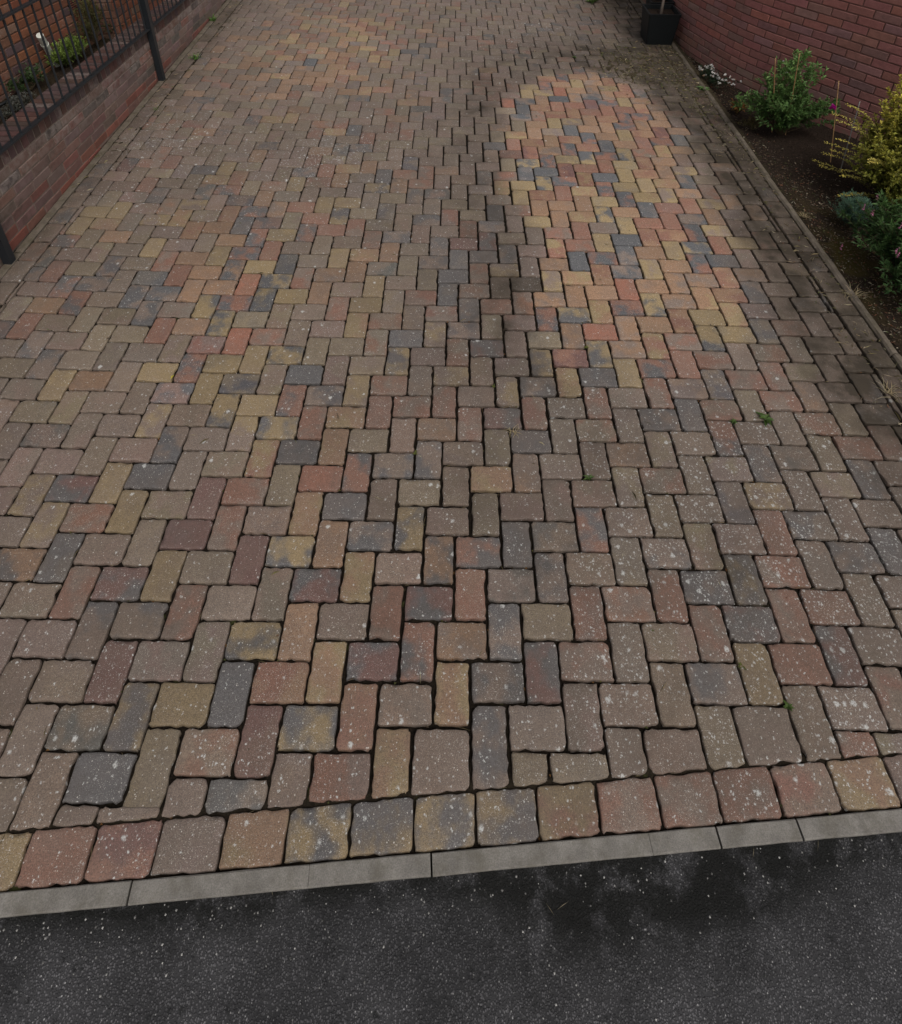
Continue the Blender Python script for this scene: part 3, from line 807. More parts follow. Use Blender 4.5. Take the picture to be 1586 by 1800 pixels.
for c in range(RCN):
    z = -0.16 + BH * c + 0.010
    d = (0.1125 if c % 2 else 0) + random.uniform(-0.006, 0.006)
    while d < wr.len - 0.23:
        base = random.choice([(0.270, 0.116, 0.100)] * 5 + [(0.24, 0.122, 0.112), (0.285, 0.112, 0.090), (0.23, 0.124, 0.114)])
        wr.brick(d, BL - 0.010, z, 0.065, 0.06, rc(base, 0.12), (0.9 if c in (0, 1, 2, 3) else 0.5 if c == 4 else 0.15 if c == 5 else 0.0) * random.uniform(0.5, 1), SR)
        d += BL
wr.build(300, floor=-0.1)
wr.backing(-0.5, -0.16 + BH * RCN, 0.004, 0.22, M['mortar_dark'], slope=SR)

# house wall behind the garden wall, top left
SH = (-0.045, 32 * W)
hs_ = empty('brick_house', (-24.2 * W, 30 * W, 0.4))
tag(hs_, 'orange brick house wall with air vent behind the black railings', 'house')
house_walls = []
for kind, pts in (('lit', [(-25.9, 4), (-23.75, 38.4)]), ('return', [(-23.75, 38.4), (-22.45, 38.55)]), ('front', [(-22.45, 38.55), (-22.4, 66)])):
    wh = Wall(hs_, [(a * W, b * W) for a, b in pts], M['brick_orange'], out_left=False)
    wh.kind = kind
    for c in range(34):
        z = 3.0 * W + BH * c + 0.010
        d = (0.1125 if c % 2 else 0.0) - 0.225
        while d < wh.len - 0.02:
            a, b = max(d, 0), min(d + BL - 0.010, wh.len)
            if b - a > 0.03:
                base = random.choice([(0.17, 0.066, 0.034)] * 3 + [(0.16, 0.058, 0.033), (0.13, 0.055, 0.036), (0.09, 0.045, 0.035), (0.15, 0.072, 0.042), (0.09, 0.058, 0.054)])
                if kind == 'return': base = (0.12, 0.058, 0.04)  # darker, even brick colour stands in for the shade on this face
                wh.brick(a, b - a, z, 0.065, 0.06, rc(base), random.choice([0, 0, 0, 0.4]), SH)
            d += BL
    house_walls.append(wh)
vis = [140, 40, 100]
for wh, lim in zip(house_walls, vis):
    wh.build(lim, floor=0.3)
    wh.backing(0.1, 3.0 * W + BH * 34, 0.005, 0.22, M['mortar_warm'], slope=SH)
# air vent and flue grille on the lit wall
wh = house_walls[0]
def on_wall(u, v, wall):
    """where the view ray meets the wall plane (metres)"""
    p0, t, n = wall.frame(0.5)
    d = cr * ((u - 793) / 1167.094) + cu * (-(v - 290) / 1167.094) + cf
    C0 = CAM * W
    k = (p0 - C0).dot(n) / d.dot(n)
    return C0 + d * k, t, n
c, t, n = on_wall(133, 7, wh)
m = MB()
fr = MB()
def wbox(mb, a0, a1, z0, z1, o0, o1):
    v, f = box_vf(a0, a1, o0, o1, z0, z1)
    mb.add([tuple(c + t * x + n * y + Vector((0, 0, z + t.y * SH[0] * x)) - hs_.location) for x, y, z in v], f)
wbox(fr, -0.108, 0.108, -0.07, 0.07, -0.02, 0.004)
vent = fr.build('air_vent', M['plastic'], hs_)
for k in range(7):
    s = MB(); wbox(s, -0.1, 0.1, -0.062 + k * 0.019, -0.053 + k * 0.019, 0.004, 0.012); o = s.build('vent_slat', M['brick_orange'], None)
    o.parent = vent
    o.data.attributes.new('bc', 'FLOAT_VECTOR', 'POINT').data.foreach_set('vector', [0.12, 0.045, 0.03] * len(o.data.vertices))

# ------------------------------------------------------------------ railings
fence = empty('railings', (xw(28) * W + 0.03, 28 * W, 0))
tag(fence, 'black iron railings with square posts standing above the low garden wall', 'railings')
def fx(y): return xw(y) * W + 0.030
def rail_z(y): return TOP + 0.022 + SL[0] * (y - 32) * W
def fb(name, v, f): return mesh_obj(name, [(a - fence.location.x, b - fence.location.y, c) for a, b, c in v], f, M['iron'], fence)
for y, tp in ((-2.9, 1.55), (18.1, 1.55), (39.2, 1.55), (60.2, 1.55)):
    if y < 5: continue
    h = 0.026; x = fx(y) + 0.006; ym = y * W
    v, f = box_vf(x - h, x + h, ym - h, ym + h, 0.0, 1.5)
    # small chamfer at the foot corner edges via an extra collar plate
    fb('post', v, f)
    v, f = box_vf(x - h - 0.004, x + h + 0.004, ym - h - 0.004, ym + h + 0.004, 1.5, 1.512); fb('post_cap', v, f)
def rail(y0, y1, dz, hh):
    a, b = y0 * W, y1 * W
    v = []
    for yy in (y0, y1):
        z = rail_z(yy) + dz
        for dx, q_ in ((-0.020, -hh), (0.020, -hh), (0.020, hh), (-0.020, hh)): v.append((fx(yy) + dx, yy * W, z + q_))
    f = [(0, 1, 2, 3), (7, 6, 5, 4)] + [(k, k + 4, (k + 1) % 4 + 4, (k + 1) % 4) for k in range(4)]
    return v, f
for y0, y1 in ((10, 17.8), (18.4, 38.95), (39.45, 59.9)):
    v, f = rail(y0, y1, 0.0, 0.006); fb('bottom_rail', v, f)
    v, f = rail(y0, y1, 5.62 * W, 0.006); fb('top_rail', v, f)
    n_ = int(round((y1 - y0) / 0.856))
    for k in range(n_):
        y = y0 + (k + 0.55) * (y1 - y0) / n_
        z = rail_z(y)
        v, f = tube_vf([(fx(y), y * W, z + 0.004), (fx(y), y * W, z + 5.62 * W + 0.12)], 0.0075, 8); fb('bar', v, f)

# ------------------------------------------------------------------ flower bed
def wall_x(y):
    """x (modules) of the curved wall at y"""
    P = sorted([(b, a) for a, b in catmull(cp)])
    return float(np.interp(y, [p[0] for p in P], [p[1] for p in P]))
ny, nx = 210, 46
v = []; f = []; ms = []
y_ = np.linspace(kerb_y(21) - 0.1, 60, ny)
for y in y_:
    x1 = max(XR + 0.5, min(wall_x(y) + 0.3, 40))
    for k in range(nx):
        t = (k / (nx - 1)); x = XR + 0.30 + (x1 - XR - 0.30) * t
        z = -0.012 - 0.035 * min(1, t * 4) + 0.018 * fbm(x, y, 0.8, 4) + 0.02 * gs(x, y, 25, 31, 3, 3)
        z -= 0.035 * max(0, min(1, (y - 33) / 6))
        v.append((x * W, y * W, z)); ms.append(gs(x, y, 22.3, 19.5, 1.6, 4.5))
for i in range(ny - 1):
    for k in range(nx - 1):
        a = i * nx + k; f.append((a, a + 1, a + nx + 1, a + nx))
bed = mesh_obj('flower_bed', v, f, M['soil'], smooth=True, attrs={'moss': ms})
tag(bed, kind='structure')
def bed_z(x, y):
    x1 = max(XR + 0.5, min(wall_x(y) + 0.3, 40)); t = max(0, (x - XR - 0.3) / (x1 - XR - 0.3))
    return -0.012 - 0.035 * min(1, t * 4) + 0.018 * fbm(x, y, 0.8, 4) + 0.02 * gs(x, y, 25, 31, 3, 3) - 0.035 * max(0, min(1, (y - 33) / 6))
# raised soil strip behind the garden wall
v = []; f = []; ny, nx = 90, 14
for i in range(ny):
    y = 8 + 58 * i / (ny - 1)
    for k in range(nx):
        x = xw(y) - 1.56 + (-27 - xw(y) + 1.56) * k / (nx - 1)
        v.append((x * W, y * W, TOP + SL[0] * (y - 32) * W - 0.05 + 0.02 * fbm(x, y, 0.7)))
for i in range(ny - 1):
    for k in range(nx - 1):
        a = i * nx + k; f.append((a, a + nx, a + nx + 1, a + 1))
soil2 = mesh_obj('raised_soil', v, f, M['soil'], smooth=True, attrs={'moss': np.full(len(v), 0.2)})
tag(soil2, kind='structure')
def soil2_z(y): return TOP + SL[0] * (y - 32) * W - 0.05

# ------------------------------------------------------------------ plants
def leaf_vf(base, d, up, L_, w, fold=0.25, bend=0.2):
    d = d.normalized(); s = d.cross(up)
    if s.length < 1e-4: s = d.orthogonal()
    s.normalize(); n = s.cross(d)
    m = base + d * (L_ * 0.5) + n * (bend * L_ * 0.25); tip = base + d * L_ - n * (bend * L_ * 0.2)
    return [tuple(base), tuple(m + s * w * 0.5 + n * fold * w), tuple(tip), tuple(m - s * w * 0.5 + n * fold * w)], [(0, 1, 2), (0, 2, 3)]
def rdir(zmin=-1.0):
    while True:
        d = Vector((random.gauss(0, 1), random.gauss(0, 1), random.gauss(0, 1)))
        if d.length > 1e-3:
            d.normalize()
            if d.z >= zmin: return d
def vary(c, s=0.18):
    k = random.uniform(1 - s, 1 + s); return [c[0] * k * random.uniform(0.92, 1.08), c[1] * k, c[2] * k * random.uniform(0.9, 1.1)]
def lerp3(a, b, t): return [a[i] + (b[i] - a[i]) * t for i in range(3)]

def bush(name, label, cat, base, tips, leaf, n_leaf, cols, stem_r=0.004, spread=0.04, start=0.35, stemmat='stem', twig=3, group=None):
    """stems from the base to the tips, short twigs and leaves around their outer part. base in metres; tips relative (metres)"""
    root = empty(name, base); tag(root, label, cat, group)
    st = MB(); lv = MB()
    for tp in tips:
        tp = Vector(tp); mid = Vector((tp.x * 0.35, tp.y * 0.35, tp.z * 0.6)) + rdir() * 0.015
        pts = []
        for k in range(7):
            t = k / 6; pts.append(mid * (2 * t * (1 - t)) + tp * t * t)
        st.add(*tube_vf(pts, [stem_r * (1 - 0.75 * k / 6) for k in range(7)], 5))
        tw = []
        for _ in range(twig):
            t = random.uniform(0.45, 0.95); p = mid * (2 * t * (1 - t)) + tp * t * t
            q_ = p + (rdir(-0.2) + tp.normalized() * 0.6) * spread * random.uniform(0.7, 1.6)
            st.add(*tube_vf([p, (p + q_) / 2 + Vector((0, 0, 0.004)), q_], stem_r * 0.35, 4)); tw.append((p, q_))
        for _ in range(n_leaf):
            if tw and random.random() < 0.62:
                a, b = random.choice(tw); u_ = random.uniform(0.1, 1.05); p = a + (b - a) * u_; ax = (b - a).normalized(); tt = 0.8
            else:
                tt = random.uniform(start, 1.0); p = mid * (2 * tt * (1 - tt)) + tp * tt * tt; ax = (tp - mid).normalized()
            d = (ax * 0.7 + rdir() * 0.9 + Vector((0, 0, 0.25)))
            L_ = leaf[0] * random.uniform(0.6, 1.25)
            v, f = leaf_vf(p, d, Vector((0, 0, 1)) + rdir() * 0.5, L_, L_ * leaf[1])
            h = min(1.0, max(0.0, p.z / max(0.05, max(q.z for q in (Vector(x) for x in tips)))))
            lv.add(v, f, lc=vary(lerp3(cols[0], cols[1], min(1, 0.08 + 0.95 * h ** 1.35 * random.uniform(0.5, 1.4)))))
    st.build('stems', M[stemmat], root, True)
    fo = lv.build('foliage', M['leaf'], root)
    return root, fo

def blob(c, r, n=8):
    """small lumpy flower head: octahedron-like petals"""
    v = []; f = []
    for k in range(n):
        d = rdir(-0.3); s = d.orthogonal().normalized()
        a, b = leaf_vf(c, d, s, r * random.uniform(0.7, 1.2), r * 0.8, 0.1)
        m = len(v); v += a; f += [tuple(i + m for i in q_) for q_ in b]
    return v, f

def tips_of(n, rx, ry, h, low=0.35):
    o = []
    for _ in range(n):
        a = random.uniform(0, 2 * math.pi); e = random.uniform(0, 1) ** 0.6
        r = random.uniform(0.55, 1.0)
        o.append((math.cos(a) * rx * e * r, math.sin(a) * ry * e * r, h * (low + (1 - low) * math.sqrt(max(0, 1 - e * e * 0.9))) * random.uniform(0.75, 1.05)))
    return o
G1, G2 = (0.040, 0.085, 0.020), (0.17, 0.29, 0.085)
# leafy shrub in front of the wall
bx, by = 23.95, 32.6
sb = Vector((bx * W, by * W, bed_z(bx, by)))
tips = tips_of(60, 0.44, 0.26, 0.46, 0.30)
for cx, cy, cz in ((-0.22, 0.02, 0.54), (-0.10, 0.06, 0.68), (0.02, 0.08, 0.72), (0.17, 0.06, 0.60), (-0.36, 0.0, 0.36), (0.24, -0.14, 0.36), (0.33, -0.05, 0.30), (-0.15, -0.18, 0.35)):
    tips += [(cx + random.gauss(0, 0.045), cy + random.gauss(0, 0.04), cz + random.gauss(0, 0.03)) for _ in range(9)]
shrub, _ = bush('flowering_shrub', 'bushy green shrub with one magenta flower among bamboo canes by the curved wall', 'shrub', sb, tips, (0.040, 0.36), 70, (G1, G2), 0.004, 0.045, 0.4)
fl = MB()
p = at(1465, 190, 3.9) * W - sb
v, f = blob(Vector(p), 0.034, 16); fl.add(v, f, lc=(0.42, 0.015, 0.25)); fl.build('flower', M['leaf'], shrub)
for u_, v_, z_ in ((1377, 107, 5.2), (1383, 127, 4.6)):
    fl = MB(); p = at(u_, v_, z_) * W - sb; a, b = blob(Vector(p), 0.012, 6); fl.add(a, b, lc=(0.45, 0.42, 0.40))
    fl.build('flower_bud', M['leaf'], shrub)
# low brownish groundcover at its foot
pb = at(1325, 225) * W; pb.z = bed_z(pb.x / W, pb.y / W)
bush('ground_plant', 'low plant with browning leaves at the foot of the green shrub', 'plant', pb, tips_of(26, 0.17, 0.10, 0.12), (0.022, 0.4), 26, ((0.03, 0.035, 0.012), (0.12, 0.085, 0.035)), 0.002, 0.02)
pb = at(1297, 192) * W; pb.z = bed_z(pb.x / W, pb.y / W)
rt, fo = bush('orange_leaf_plant', 'small plant with orange leaves left of the green shrub', 'plant', pb, tips_of(16, 0.11, 0.08, 0.12), (0.036, 0.42), 16, ((0.05, 0.06, 0.015), (0.30, 0.12, 0.03)), 0.002, 0.03)
# white flowering edging plant
pa = Vector((21.55 * W, 40.9 * W, bed_z(21.55, 40.9)))
ta = tips_of(30, 0.13, 0.15, 0.22, 0.5) + [(0.08 + random.gauss(0, 0.06), -0.20 + random.gauss(0, 0.05), random.uniform(0.10, 0.22)) for _ in range(22)]
aly, _ = bush('white_flower_plant', 'small dark green plant covered in white flowers beside the curved wall', 'flowering plant', pa, ta, (0.020, 0.30), 30, ((0.010, 0.028, 0.014), (0.030, 0.065, 0.03)), 0.002, 0.02)
for tpp in random.sample(ta, 40):
    fl = MB()
    for _ in range(random.randint(2, 5)):
        c = Vector(tpp) + Vector((random.gauss(0, 0.008), random.gauss(0, 0.008), random.uniform(0.0, 0.012)))
        a, b = blob(c, random.uniform(0.008, 0.015), 8); k = random.random(); fl.add(a, b, lc=(0.85, 0.82, 0.78) if k < 0.88 else (0.6, 0.42, 0.28))
    fl.build('flower_cluster', M['leaf'], aly)
# rosette weed at the edging
def rosette(name, label, cat, p, n, L_, w, col, rise=0.5, group=None):
    root = empty(name, p); tag(root, label, cat, group); m = MB()
    for k in range(n):
        a = 2 * math.pi * k / n + random.uniform(-0.3, 0.3); d = Vector((math.cos(a), math.sin(a), random.uniform(0.2, 1) * rise))
        v, f = leaf_vf(Vector((0, 0, 0.002)), d, Vector((0, 0, 1)), L_ * random.uniform(0.6, 1.2), w * random.uniform(0.7, 1.2), 0.15, 0.5)
        m.add(v, f, lc=vary(col))
    m.build('leaves', M['leaf'], root); return root
p = at(1237, 157) * W; p.z = -0.004
rosette('rosette_weed', 'pale green rosette weed on the bed edging below the white flowers', 'weed', p, 14, 0.075, 0.028, (0.10, 0.17, 0.045))
# golden shrub: rounded mass of small leaves with arching sprays
bx, by = 27.0, 24.8
pg = Vector((bx * W, by * W, bed_z(bx, by)))
gt = tips_of(210, 0.46, 0.60, 0.82, 0.15)
for cx, cy, cz_ in ((-0.22, 0.1, 0.72), (-0.10, 0.2, 0.86), (0.1, 0.1, 0.95), (-0.30, -0.1, 0.55), (-0.12, -0.05, 0.80), (0.05, -0.2, 0.85)):
    gt += [(cx + random.gauss(0, 0.05), cy + random.gauss(0, 0.06), cz_ + random.gauss(0, 0.05)) for _ in range(10)]
gold, _ = bush('golden_shrub', 'golden yellow shrub with tiny leaves and arching shoots at the right edge', 'shrub', pg, gt, (0.026, 0.62), 130, ((0.060, 0.095, 0.015), (0.56, 0.48, 0.08)), 0.003, 0.05, 0.25, twig=5)
st = MB(); lv = MB()
def spray(tip, n, L_, c0, c1):
    tip = Vector(tip); mid = Vector((tip.x * 0.35, tip.y * 0.35, tip.z * 0.95))
    pts = [mid * (2 * t * (1 - t)) + tip * t * t for t in [k / 8 for k in range(9)]]
    st.add(*tube_vf(pts, [0.003 * (1 - 0.8 * k / 8) for k in range(9)], 4))
    for k in range(n):
        t = 0.3 + 0.7 * (k / n); p = mid * (2 * t * (1 - t)) + tip * t * t
        ax = (mid * (1 - 2 * t) + tip * t).normalized(); side = ax.cross(Vector((0, 0, 1))).normalized() * (1 if k % 2 else -1)
        v, f = leaf_vf(p + rdir() * 0.005, side + ax * 0.6 + rdir() * 0.5, Vector((0, 0, 1)), L_ * random.uniform(0.7, 1.3), L_ * 0.6)
        lv.add(v, f, lc=vary(lerp3(c0, c1, (t - 0.3) / 0.7 * random.uniform(0.7, 1.2)), 0.15))
for tx_, ty_, tz_ in ((-0.52, 0.22, 0.66), (-0.44, 0.16, 0.72), (-0.50, 0.12, 0.48), (-0.46, -0.02, 0.30), (-0.44, 0.22, 0.34), (-0.40, -0.2, 0.52), (-0.48, 0.3, 0.2), (-0.50, -0.15, 0.16)):
    for _ in range(2): spray((tx_ + random.gauss(0, 0.02), ty_ + random.gauss(0, 0.03), tz_ + random.gauss(0, 0.02)), 90, 0.016, (0.10, 0.10, 0.02), (0.55, 0.46, 0.10))
st.build('shoots', M['stem'], gold, True); lv.build('shoot_leaves', M['leaf'], gold)
# grey green lavender clump
pl = at(1494, 392) * W; pl.z = bed_z(pl.x / W, pl.y / W)
bush('lavender_clump', 'blue green clump of fine leaves between golden shrub and pink flowers', 'plant', pl, tips_of(120, 0.19, 0.20, 0.26, 0.25), (0.030, 0.11), 46, ((0.035, 0.070, 0.048), (0.17, 0.29, 0.20)), 0.0015, 0.02, 0.2)
# pink flowered bush
bx, by = 24.0, 17.2
pp = Vector((bx * W, by * W, bed_z(bx, by)))
tp = tips_of(190, 0.42, 0.72, 0.56, 0.20)
pk, _ = bush('pink_flower_bush', 'dark green bush with pink flower spikes at the right edge', 'shrub', pp, tp, (0.042, 0.30), 75, ((0.020, 0.045, 0.013), (0.085, 0.16, 0.045)), 0.003, 0.045, 0.3)
for u_, v_, z_ in ((1533, 378, 3.1), (1517, 368, 2.7), (1478, 438, 0.9), (1575, 444, 2.9), (1582, 402, 3.6), (1577, 452, 2.6), (1540, 350, 3.3)):
    p = at(u_, v_, z_) * W - pp
    fl = MB()
    for k in range(5):
        a, b = blob(Vector(p) + Vector((random.gauss(0, 0.003), random.gauss(0, 0.003), 0.009 * k)), 0.010 - 0.001 * k, 7); fl.add(a, b, lc=vary((0.50, 0.20, 0.32)))
    fl.build('flower_spike', M['leaf'], pk)
# canes
def cane(name, label, p, q_, r, mat, group=None):
    p = Vector(p); q_ = Vector(q_); root = p; pts = []; rr = []
    for k in range(13):
        t = k / 12; pts.append((q_ - p) * t); rr.append(r * (1.18 if k % 3 == 0 else 1.0) * (1 - 0.15 * t))
    v, f = tube_vf(pts, rr, 7)
    o = mesh_obj(name, v, f, M[mat], None, True, loc=p); tag(o, label, 'cane', group); return o
def cz(u, v): 
    a = at(u, v) * W; a.z = -0.12; return a
cane('bamboo_cane', 'bamboo cane standing right of the magenta flower', cz(1466.5, 281), at(1475, 142, 4.9) * W, 0.0042, 'cane')
cane('weathered_cane', 'grey leaning cane between green shrub and golden shrub', cz(1482, 293), at(1512, 178, 4.2) * W, 0.0045, 'canegrey')
c1 = at(1362, 225) * W; c1.z = -0.1
cane('bamboo_cane', 'leftmost bamboo cane poking out of the green shrub', c1, at(1363.5, 102, 5.6) * W, 0.004, 'cane')
c1 = at(1385, 230) * W; c1.z = -0.1
cane('bamboo_cane', 'short bamboo cane tip above the middle of the green shrub', c1, at(1406, 94, 5.9) * W, 0.004, 'cane')

# tufts and weeds in the joints
def tuft(name, label, cat, p, n, L_, col, lean=0.8, w=0.0022, group=None):
    root = empty(name, p); tag(root, label, cat, group); m = MB()
    for _ in range(n):
        d = rdir(0.05); d = Vector((d.x * lean, d.y * lean, abs(d.z) * 0.6 + 0.25)).normalized()
        b = Vector((random.gauss(0, 0.012), random.gauss(0, 0.012), 0)); l = L_ * random.uniform(0.5, 1.2)
        s = d.cross(Vector((0, 0, 1))).normalized() * w
        p1 = b + d * l * 0.55; p2 = b + d * l - Vector((0, 0, l * 0.25))
        m.add([tuple(b - s), tuple(b + s), tuple(p1 + s * 0.7), tuple(p1 - s * 0.7), tuple(p2)], [(0, 1, 2, 3), (3, 2, 4)], lc=vary(col))
    m.build('blades', M['leaf'], root); return root
GR = (0.075, 0.12, 0.030); DRY = (0.30, 0.24, 0.14)
for u, v, L_, lab in ((1346, 737, 0.050, 'green weed in a paver joint near the right border, biggest of the nearby weeds'), (1290, 741, 0.024, 'tiny green weed in a joint just left of the biggest weed'),
                      (1036, 841, 0.026, 'small flat green weed in a joint right of the drive centre'), (730, 797, 0.016, 'tiny green sprout in a joint at the middle of the drive'),
                      (868, 679, 0.016, 'tiny yellow green sprout beside a dark joint'), (1030, 611, 0.018, 'tiny yellow green sprout below the bright red pavers'),
                      (1042, 4, 0.11, 'bright green weed at the top edge of the picture'), (1010, 101, 0.030, 'small green weed among far pavers left of the black planter'),
                      (1386, 1243, 0.022, 'yellow green sprout in a joint at the lower right'), (1303, 1172, 0.020, 'mossy sprout beside the paver with a white lichen patch')):
    p = at(u, v) * W; p.z = -0.004
    rosette('joint_weed', lab, 'weed', p, 12 if L_ > 0.02 else 8, L_, L_ * 0.42, GR if L_ > 0.021 else (0.11, 0.12, 0.03), 0.9)
for u, v, lab in ((374, 36, 'green grass clump at the foot of the garden wall, farthest'), (344, 103, 'green grass tuft on the left border beside the far railing post')):
    p = at(u, v) * W; p.z = -0.002
    tuft('grass_tuft', lab, 'grass tuft', p, 40, 0.10, (0.09, 0.17, 0.035), 0.8, 0.004)
p = at(275, 192) * W; p.z = -0.002
tuft('grass_tuft', 'sparse grass tuft in the left border below the far railing post', 'grass tuft', p, 14, 0.05, (0.10, 0.13, 0.04))
p = at(172, 275) * W; p.z = -0.002
tuft('grass_tuft', 'mossy tuft on the left edging strip', 'grass tuft', p, 18, 0.035, (0.10, 0.09, 0.03))
for u, v, L_, n_, lab in ((902, 758, 0.045, 26, 'dry straw tuft lying on a paver near the drive centre'), (1499, 520, 0.10, 46, 'dry pale grass tuft over the bed edging near the pink flowers'),
                          (1413, 380, 0.06, 34, 'dry grass tuft beside the bed edging below the lavender clump'), (1560, 690, 0.09, 26, 'dry grass wisps at the right border edge')):
    p = at(u, v) * W; p.z = 0.001
    tuft('dry_grass_tuft', lab, 'grass tuft', p, n_, L_, DRY, 1.3, 0.0016)

# plants behind the garden wall
def back(u, v): 
    z = 3.9; q_ = at(u, v, z)
    for _ in range(4): q_ = at(u, v, soil2_z(q_.y) / W)
    return q_ * W
p = back(55, 160)
bush('weedy_plant', 'dark green weedy plant behind the garden wall left of the white pipe', 'plant', p, tips_of(30, 0.16, 0.3, 0.16), (0.03, 0.4), 26, ((0.012, 0.025, 0.010), (0.05, 0.085, 0.025)), 0.002, 0.03)
p = back(126, 116)
bush('leafy_weed', 'yellow green leafy weeds behind the railings right of the white pipe', 'plant', p, tips_of(70, 0.10, 0.32, 0.20), (0.036, 0.32), 34, ((0.04, 0.065, 0.012), (0.19, 0.26, 0.05)), 0.002, 0.035)
p = back(172, 82)
bush('tall_weed', 'dark tall weeds behind the railings below the air vent', 'plant', p, tips_of(46, 0.16, 0.32, 0.45), (0.034, 0.22), 30, ((0.03, 0.035, 0.010), (0.13, 0.12, 0.04)), 0.002, 0.04)
p = back(205, 62)
bush('small_yellow_weed', 'low dark weed near the far end of the house wall', 'plant', p, tips_of(22, 0.10, 0.18, 0.18), (0.026, 0.3), 26, ((0.012, 0.02, 0.008), (0.06, 0.075, 0.02)), 0.002, 0.03)
p = back(80, 190)
g = back(18, 215)
bush('grey_plant', 'grey leaved groundcover behind the garden wall in the upper left corner', 'plant', back(33, 196), tips_of(40, 0.14, 0.34, 0.10), (0.02, 0.4), 26, ((0.02, 0.024, 0.016), (0.14, 0.14, 0.12)), 0.0015, 0.02)
# tall dry seed heads by the house
p = back(100, 96); root = empty('dry_seedhead', p); tag(root, 'pale dry seedhead stalks against the orange house wall', 'plant')
s = MB(); l = MB()
for k in range(6):
    tip = Vector((random.uniform(-0.06, 0.06), random.uniform(-0.1, 0.1), random.uniform(0.45, 0.75)))
    s.add(*tube_vf([(0, 0, 0), tip * 0.55 + Vector((0.01, 0, 0.02)), tip], [0.0022, 0.0016, 0.0008], 4))
    for _ in range(14):
        c = tip * random.uniform(0.65, 1.0); a, b = leaf_vf(c, rdir(), Vector((0, 0, 1)), random.uniform(0.015, 0.04), 0.006); l.add(a, b, lc=vary((0.36, 0.27, 0.14)))
s.build('stalks', M['cane'], root); l.build('seeds', M['leaf'], root)
# white pipe
p0 = back(93, 114) + Vector((0.03, 0, 0.01)); p1 = Vector(at(70, 62, 6.6)) * W
pipe = empty('waste_pipe', p0); tag(pipe, 'white plastic pipe stub standing in front of the house wall', 'pipe')
d = p1 - p0
v, f = tube_vf([(0, 0, -0.05), tuple(d * 0.5), tuple(d * 0.96), tuple(d)], 0.027, 14); mesh_obj('pipe', v, f, M['white'], pipe, False)
for t in (0.30, 0.70):
    v, f = tube_vf([tuple(d * (t - 0.02)), tuple(d * (t + 0.02))], 0.031, 14); mesh_obj('coupling', v, f, M['white'], pipe, False)
# black hose arc
hp = [back(-4, 192), back(14, 182), back(30, 176), back(46, 182), back(56, 196)]
o = empty('garden_hose', hp[0]); bpy.data.objects.remove(o)
hp = [h + Vector((0, 0, 0.02)) for h in hp]
v, f = tube_vf([h - hp[0] for h in hp], 0.011, 8)
tag(mesh_obj('garden_hose', v, f, M['plastic'], None, True, loc=hp[0]), 'black hose curving over the soil in the upper left corner', 'hose')

# ------------------------------------------------------------------ planters
def planter(name, label, x, y, b, t_, h, tree=True):
    root = empty(name, (x, y, 0)); tag(root, label, 'planter')
    prof = [(b, 0.0), (b + (t_ - b) * 0.9, h - 0.035), (t_, h - 0.034), (t_ + 0.004, h), (t_ - 0.016, h), (t_ - 0.02, h - 0.05), (b * 0.9, h - 0.055)]
    v = []; f = []
    def ring(a, z):
        r = 0.018; o = []
        for sx, sy in ((1, 1), (-1, 1), (-1, -1), (1, -1)):
            pr = [(sx * a, sy * (a - r)), (sx * (a - r * 0.3), sy * (a - r * 0.3)), (sx * (a - r), sy * a)]
            o += pr if sx * sy > 0 else pr[::-1]
        return [(p_[0], p_[1], z) for p_ in o]
    for a, z in prof[:5] + [(prof[5])]: v += ring(a / 2 if False else a, z)
    n_ = 12; R_ = 6
    for k in range(R_ - 1):
        for i in range(n_):
            i2 = (i + 1) % n_; f.append((k * n_ + i, k * n_ + i2, (k + 1) * n_ + i2, (k + 1) * n_ + i))
    f.append(tuple(range(n_ - 1, -1, -1)))
    mesh_obj('pot', v, f, M['plastic'], root, False)
    a = t_ - 0.021
    nn = 9; sv = []; sf = []
    for i in range(nn):
        for k in range(nn):
            xx, yy = -a + 2 * a * i / (nn - 1), -a + 2 * a * k / (nn - 1)
            sv.append((xx, yy, h - 0.05 + 0.012 * fbm(xx * 9 + x, yy * 9, 1.0)))
    for i in range(nn - 1):
        for k in range(nn - 1): q_ = i * nn + k; sf.append((q_, q_ + nn, q_ + nn + 1, q_ + 1))
    mesh_obj('compost', sv, sf, M['soil'], root, True, {'moss': np.zeros(len(sv))})
    return root
px, py = 19.62 * W, 49.0 * W
planter('planter', 'black square tapered planter with a tree stem on the paving beside the curved wall', px, py, 0.148, 0.178, 0.365)
tr = empty('potted_tree', (px, py + 0.0, 0.31)); tag(tr, 'slim pale tree stem growing from the black square planter', 'tree')
v, f = tube_vf([(0, 0, -0.06), (0.004, 0.006, 0.15), (0.012, 0.012, 0.5), (0.01, 0.02, 1.15)], [0.019, 0.015, 0.013, 0.010], 10)
mesh_obj('trunk', v, f, M['bark'], tr, True)
lv = MB(); st = MB()
for _ in range(40):
    e = rdir(-0.4) * random.uniform(0.10, 0.24); c0 = Vector((0.01, 0.02, 1.1)); st.add(*tube_vf([c0, c0 + e * 0.6 + Vector((0, 0, 0.03)), c0 + e], [0.004, 0.003, 0.001], 4))
    for _ in range(28):
        a, b = leaf_vf(c0 + e * random.uniform(0.45, 1.1) + rdir() * 0.03, rdir(), Vector((0, 0, 1)), random.uniform(0.02, 0.045), 0.018); lv.add(a, b, lc=vary(lerp3(G1, G2, random.random())))
st.build('branches', M['bark'], tr); lv.build('crown', M['leaf'], tr)
planter('planter', 'second black square planter half hidden behind the planter with the tree stem', 20.25 * W, 51.9 * W, 0.105, 0.135, 0.36)
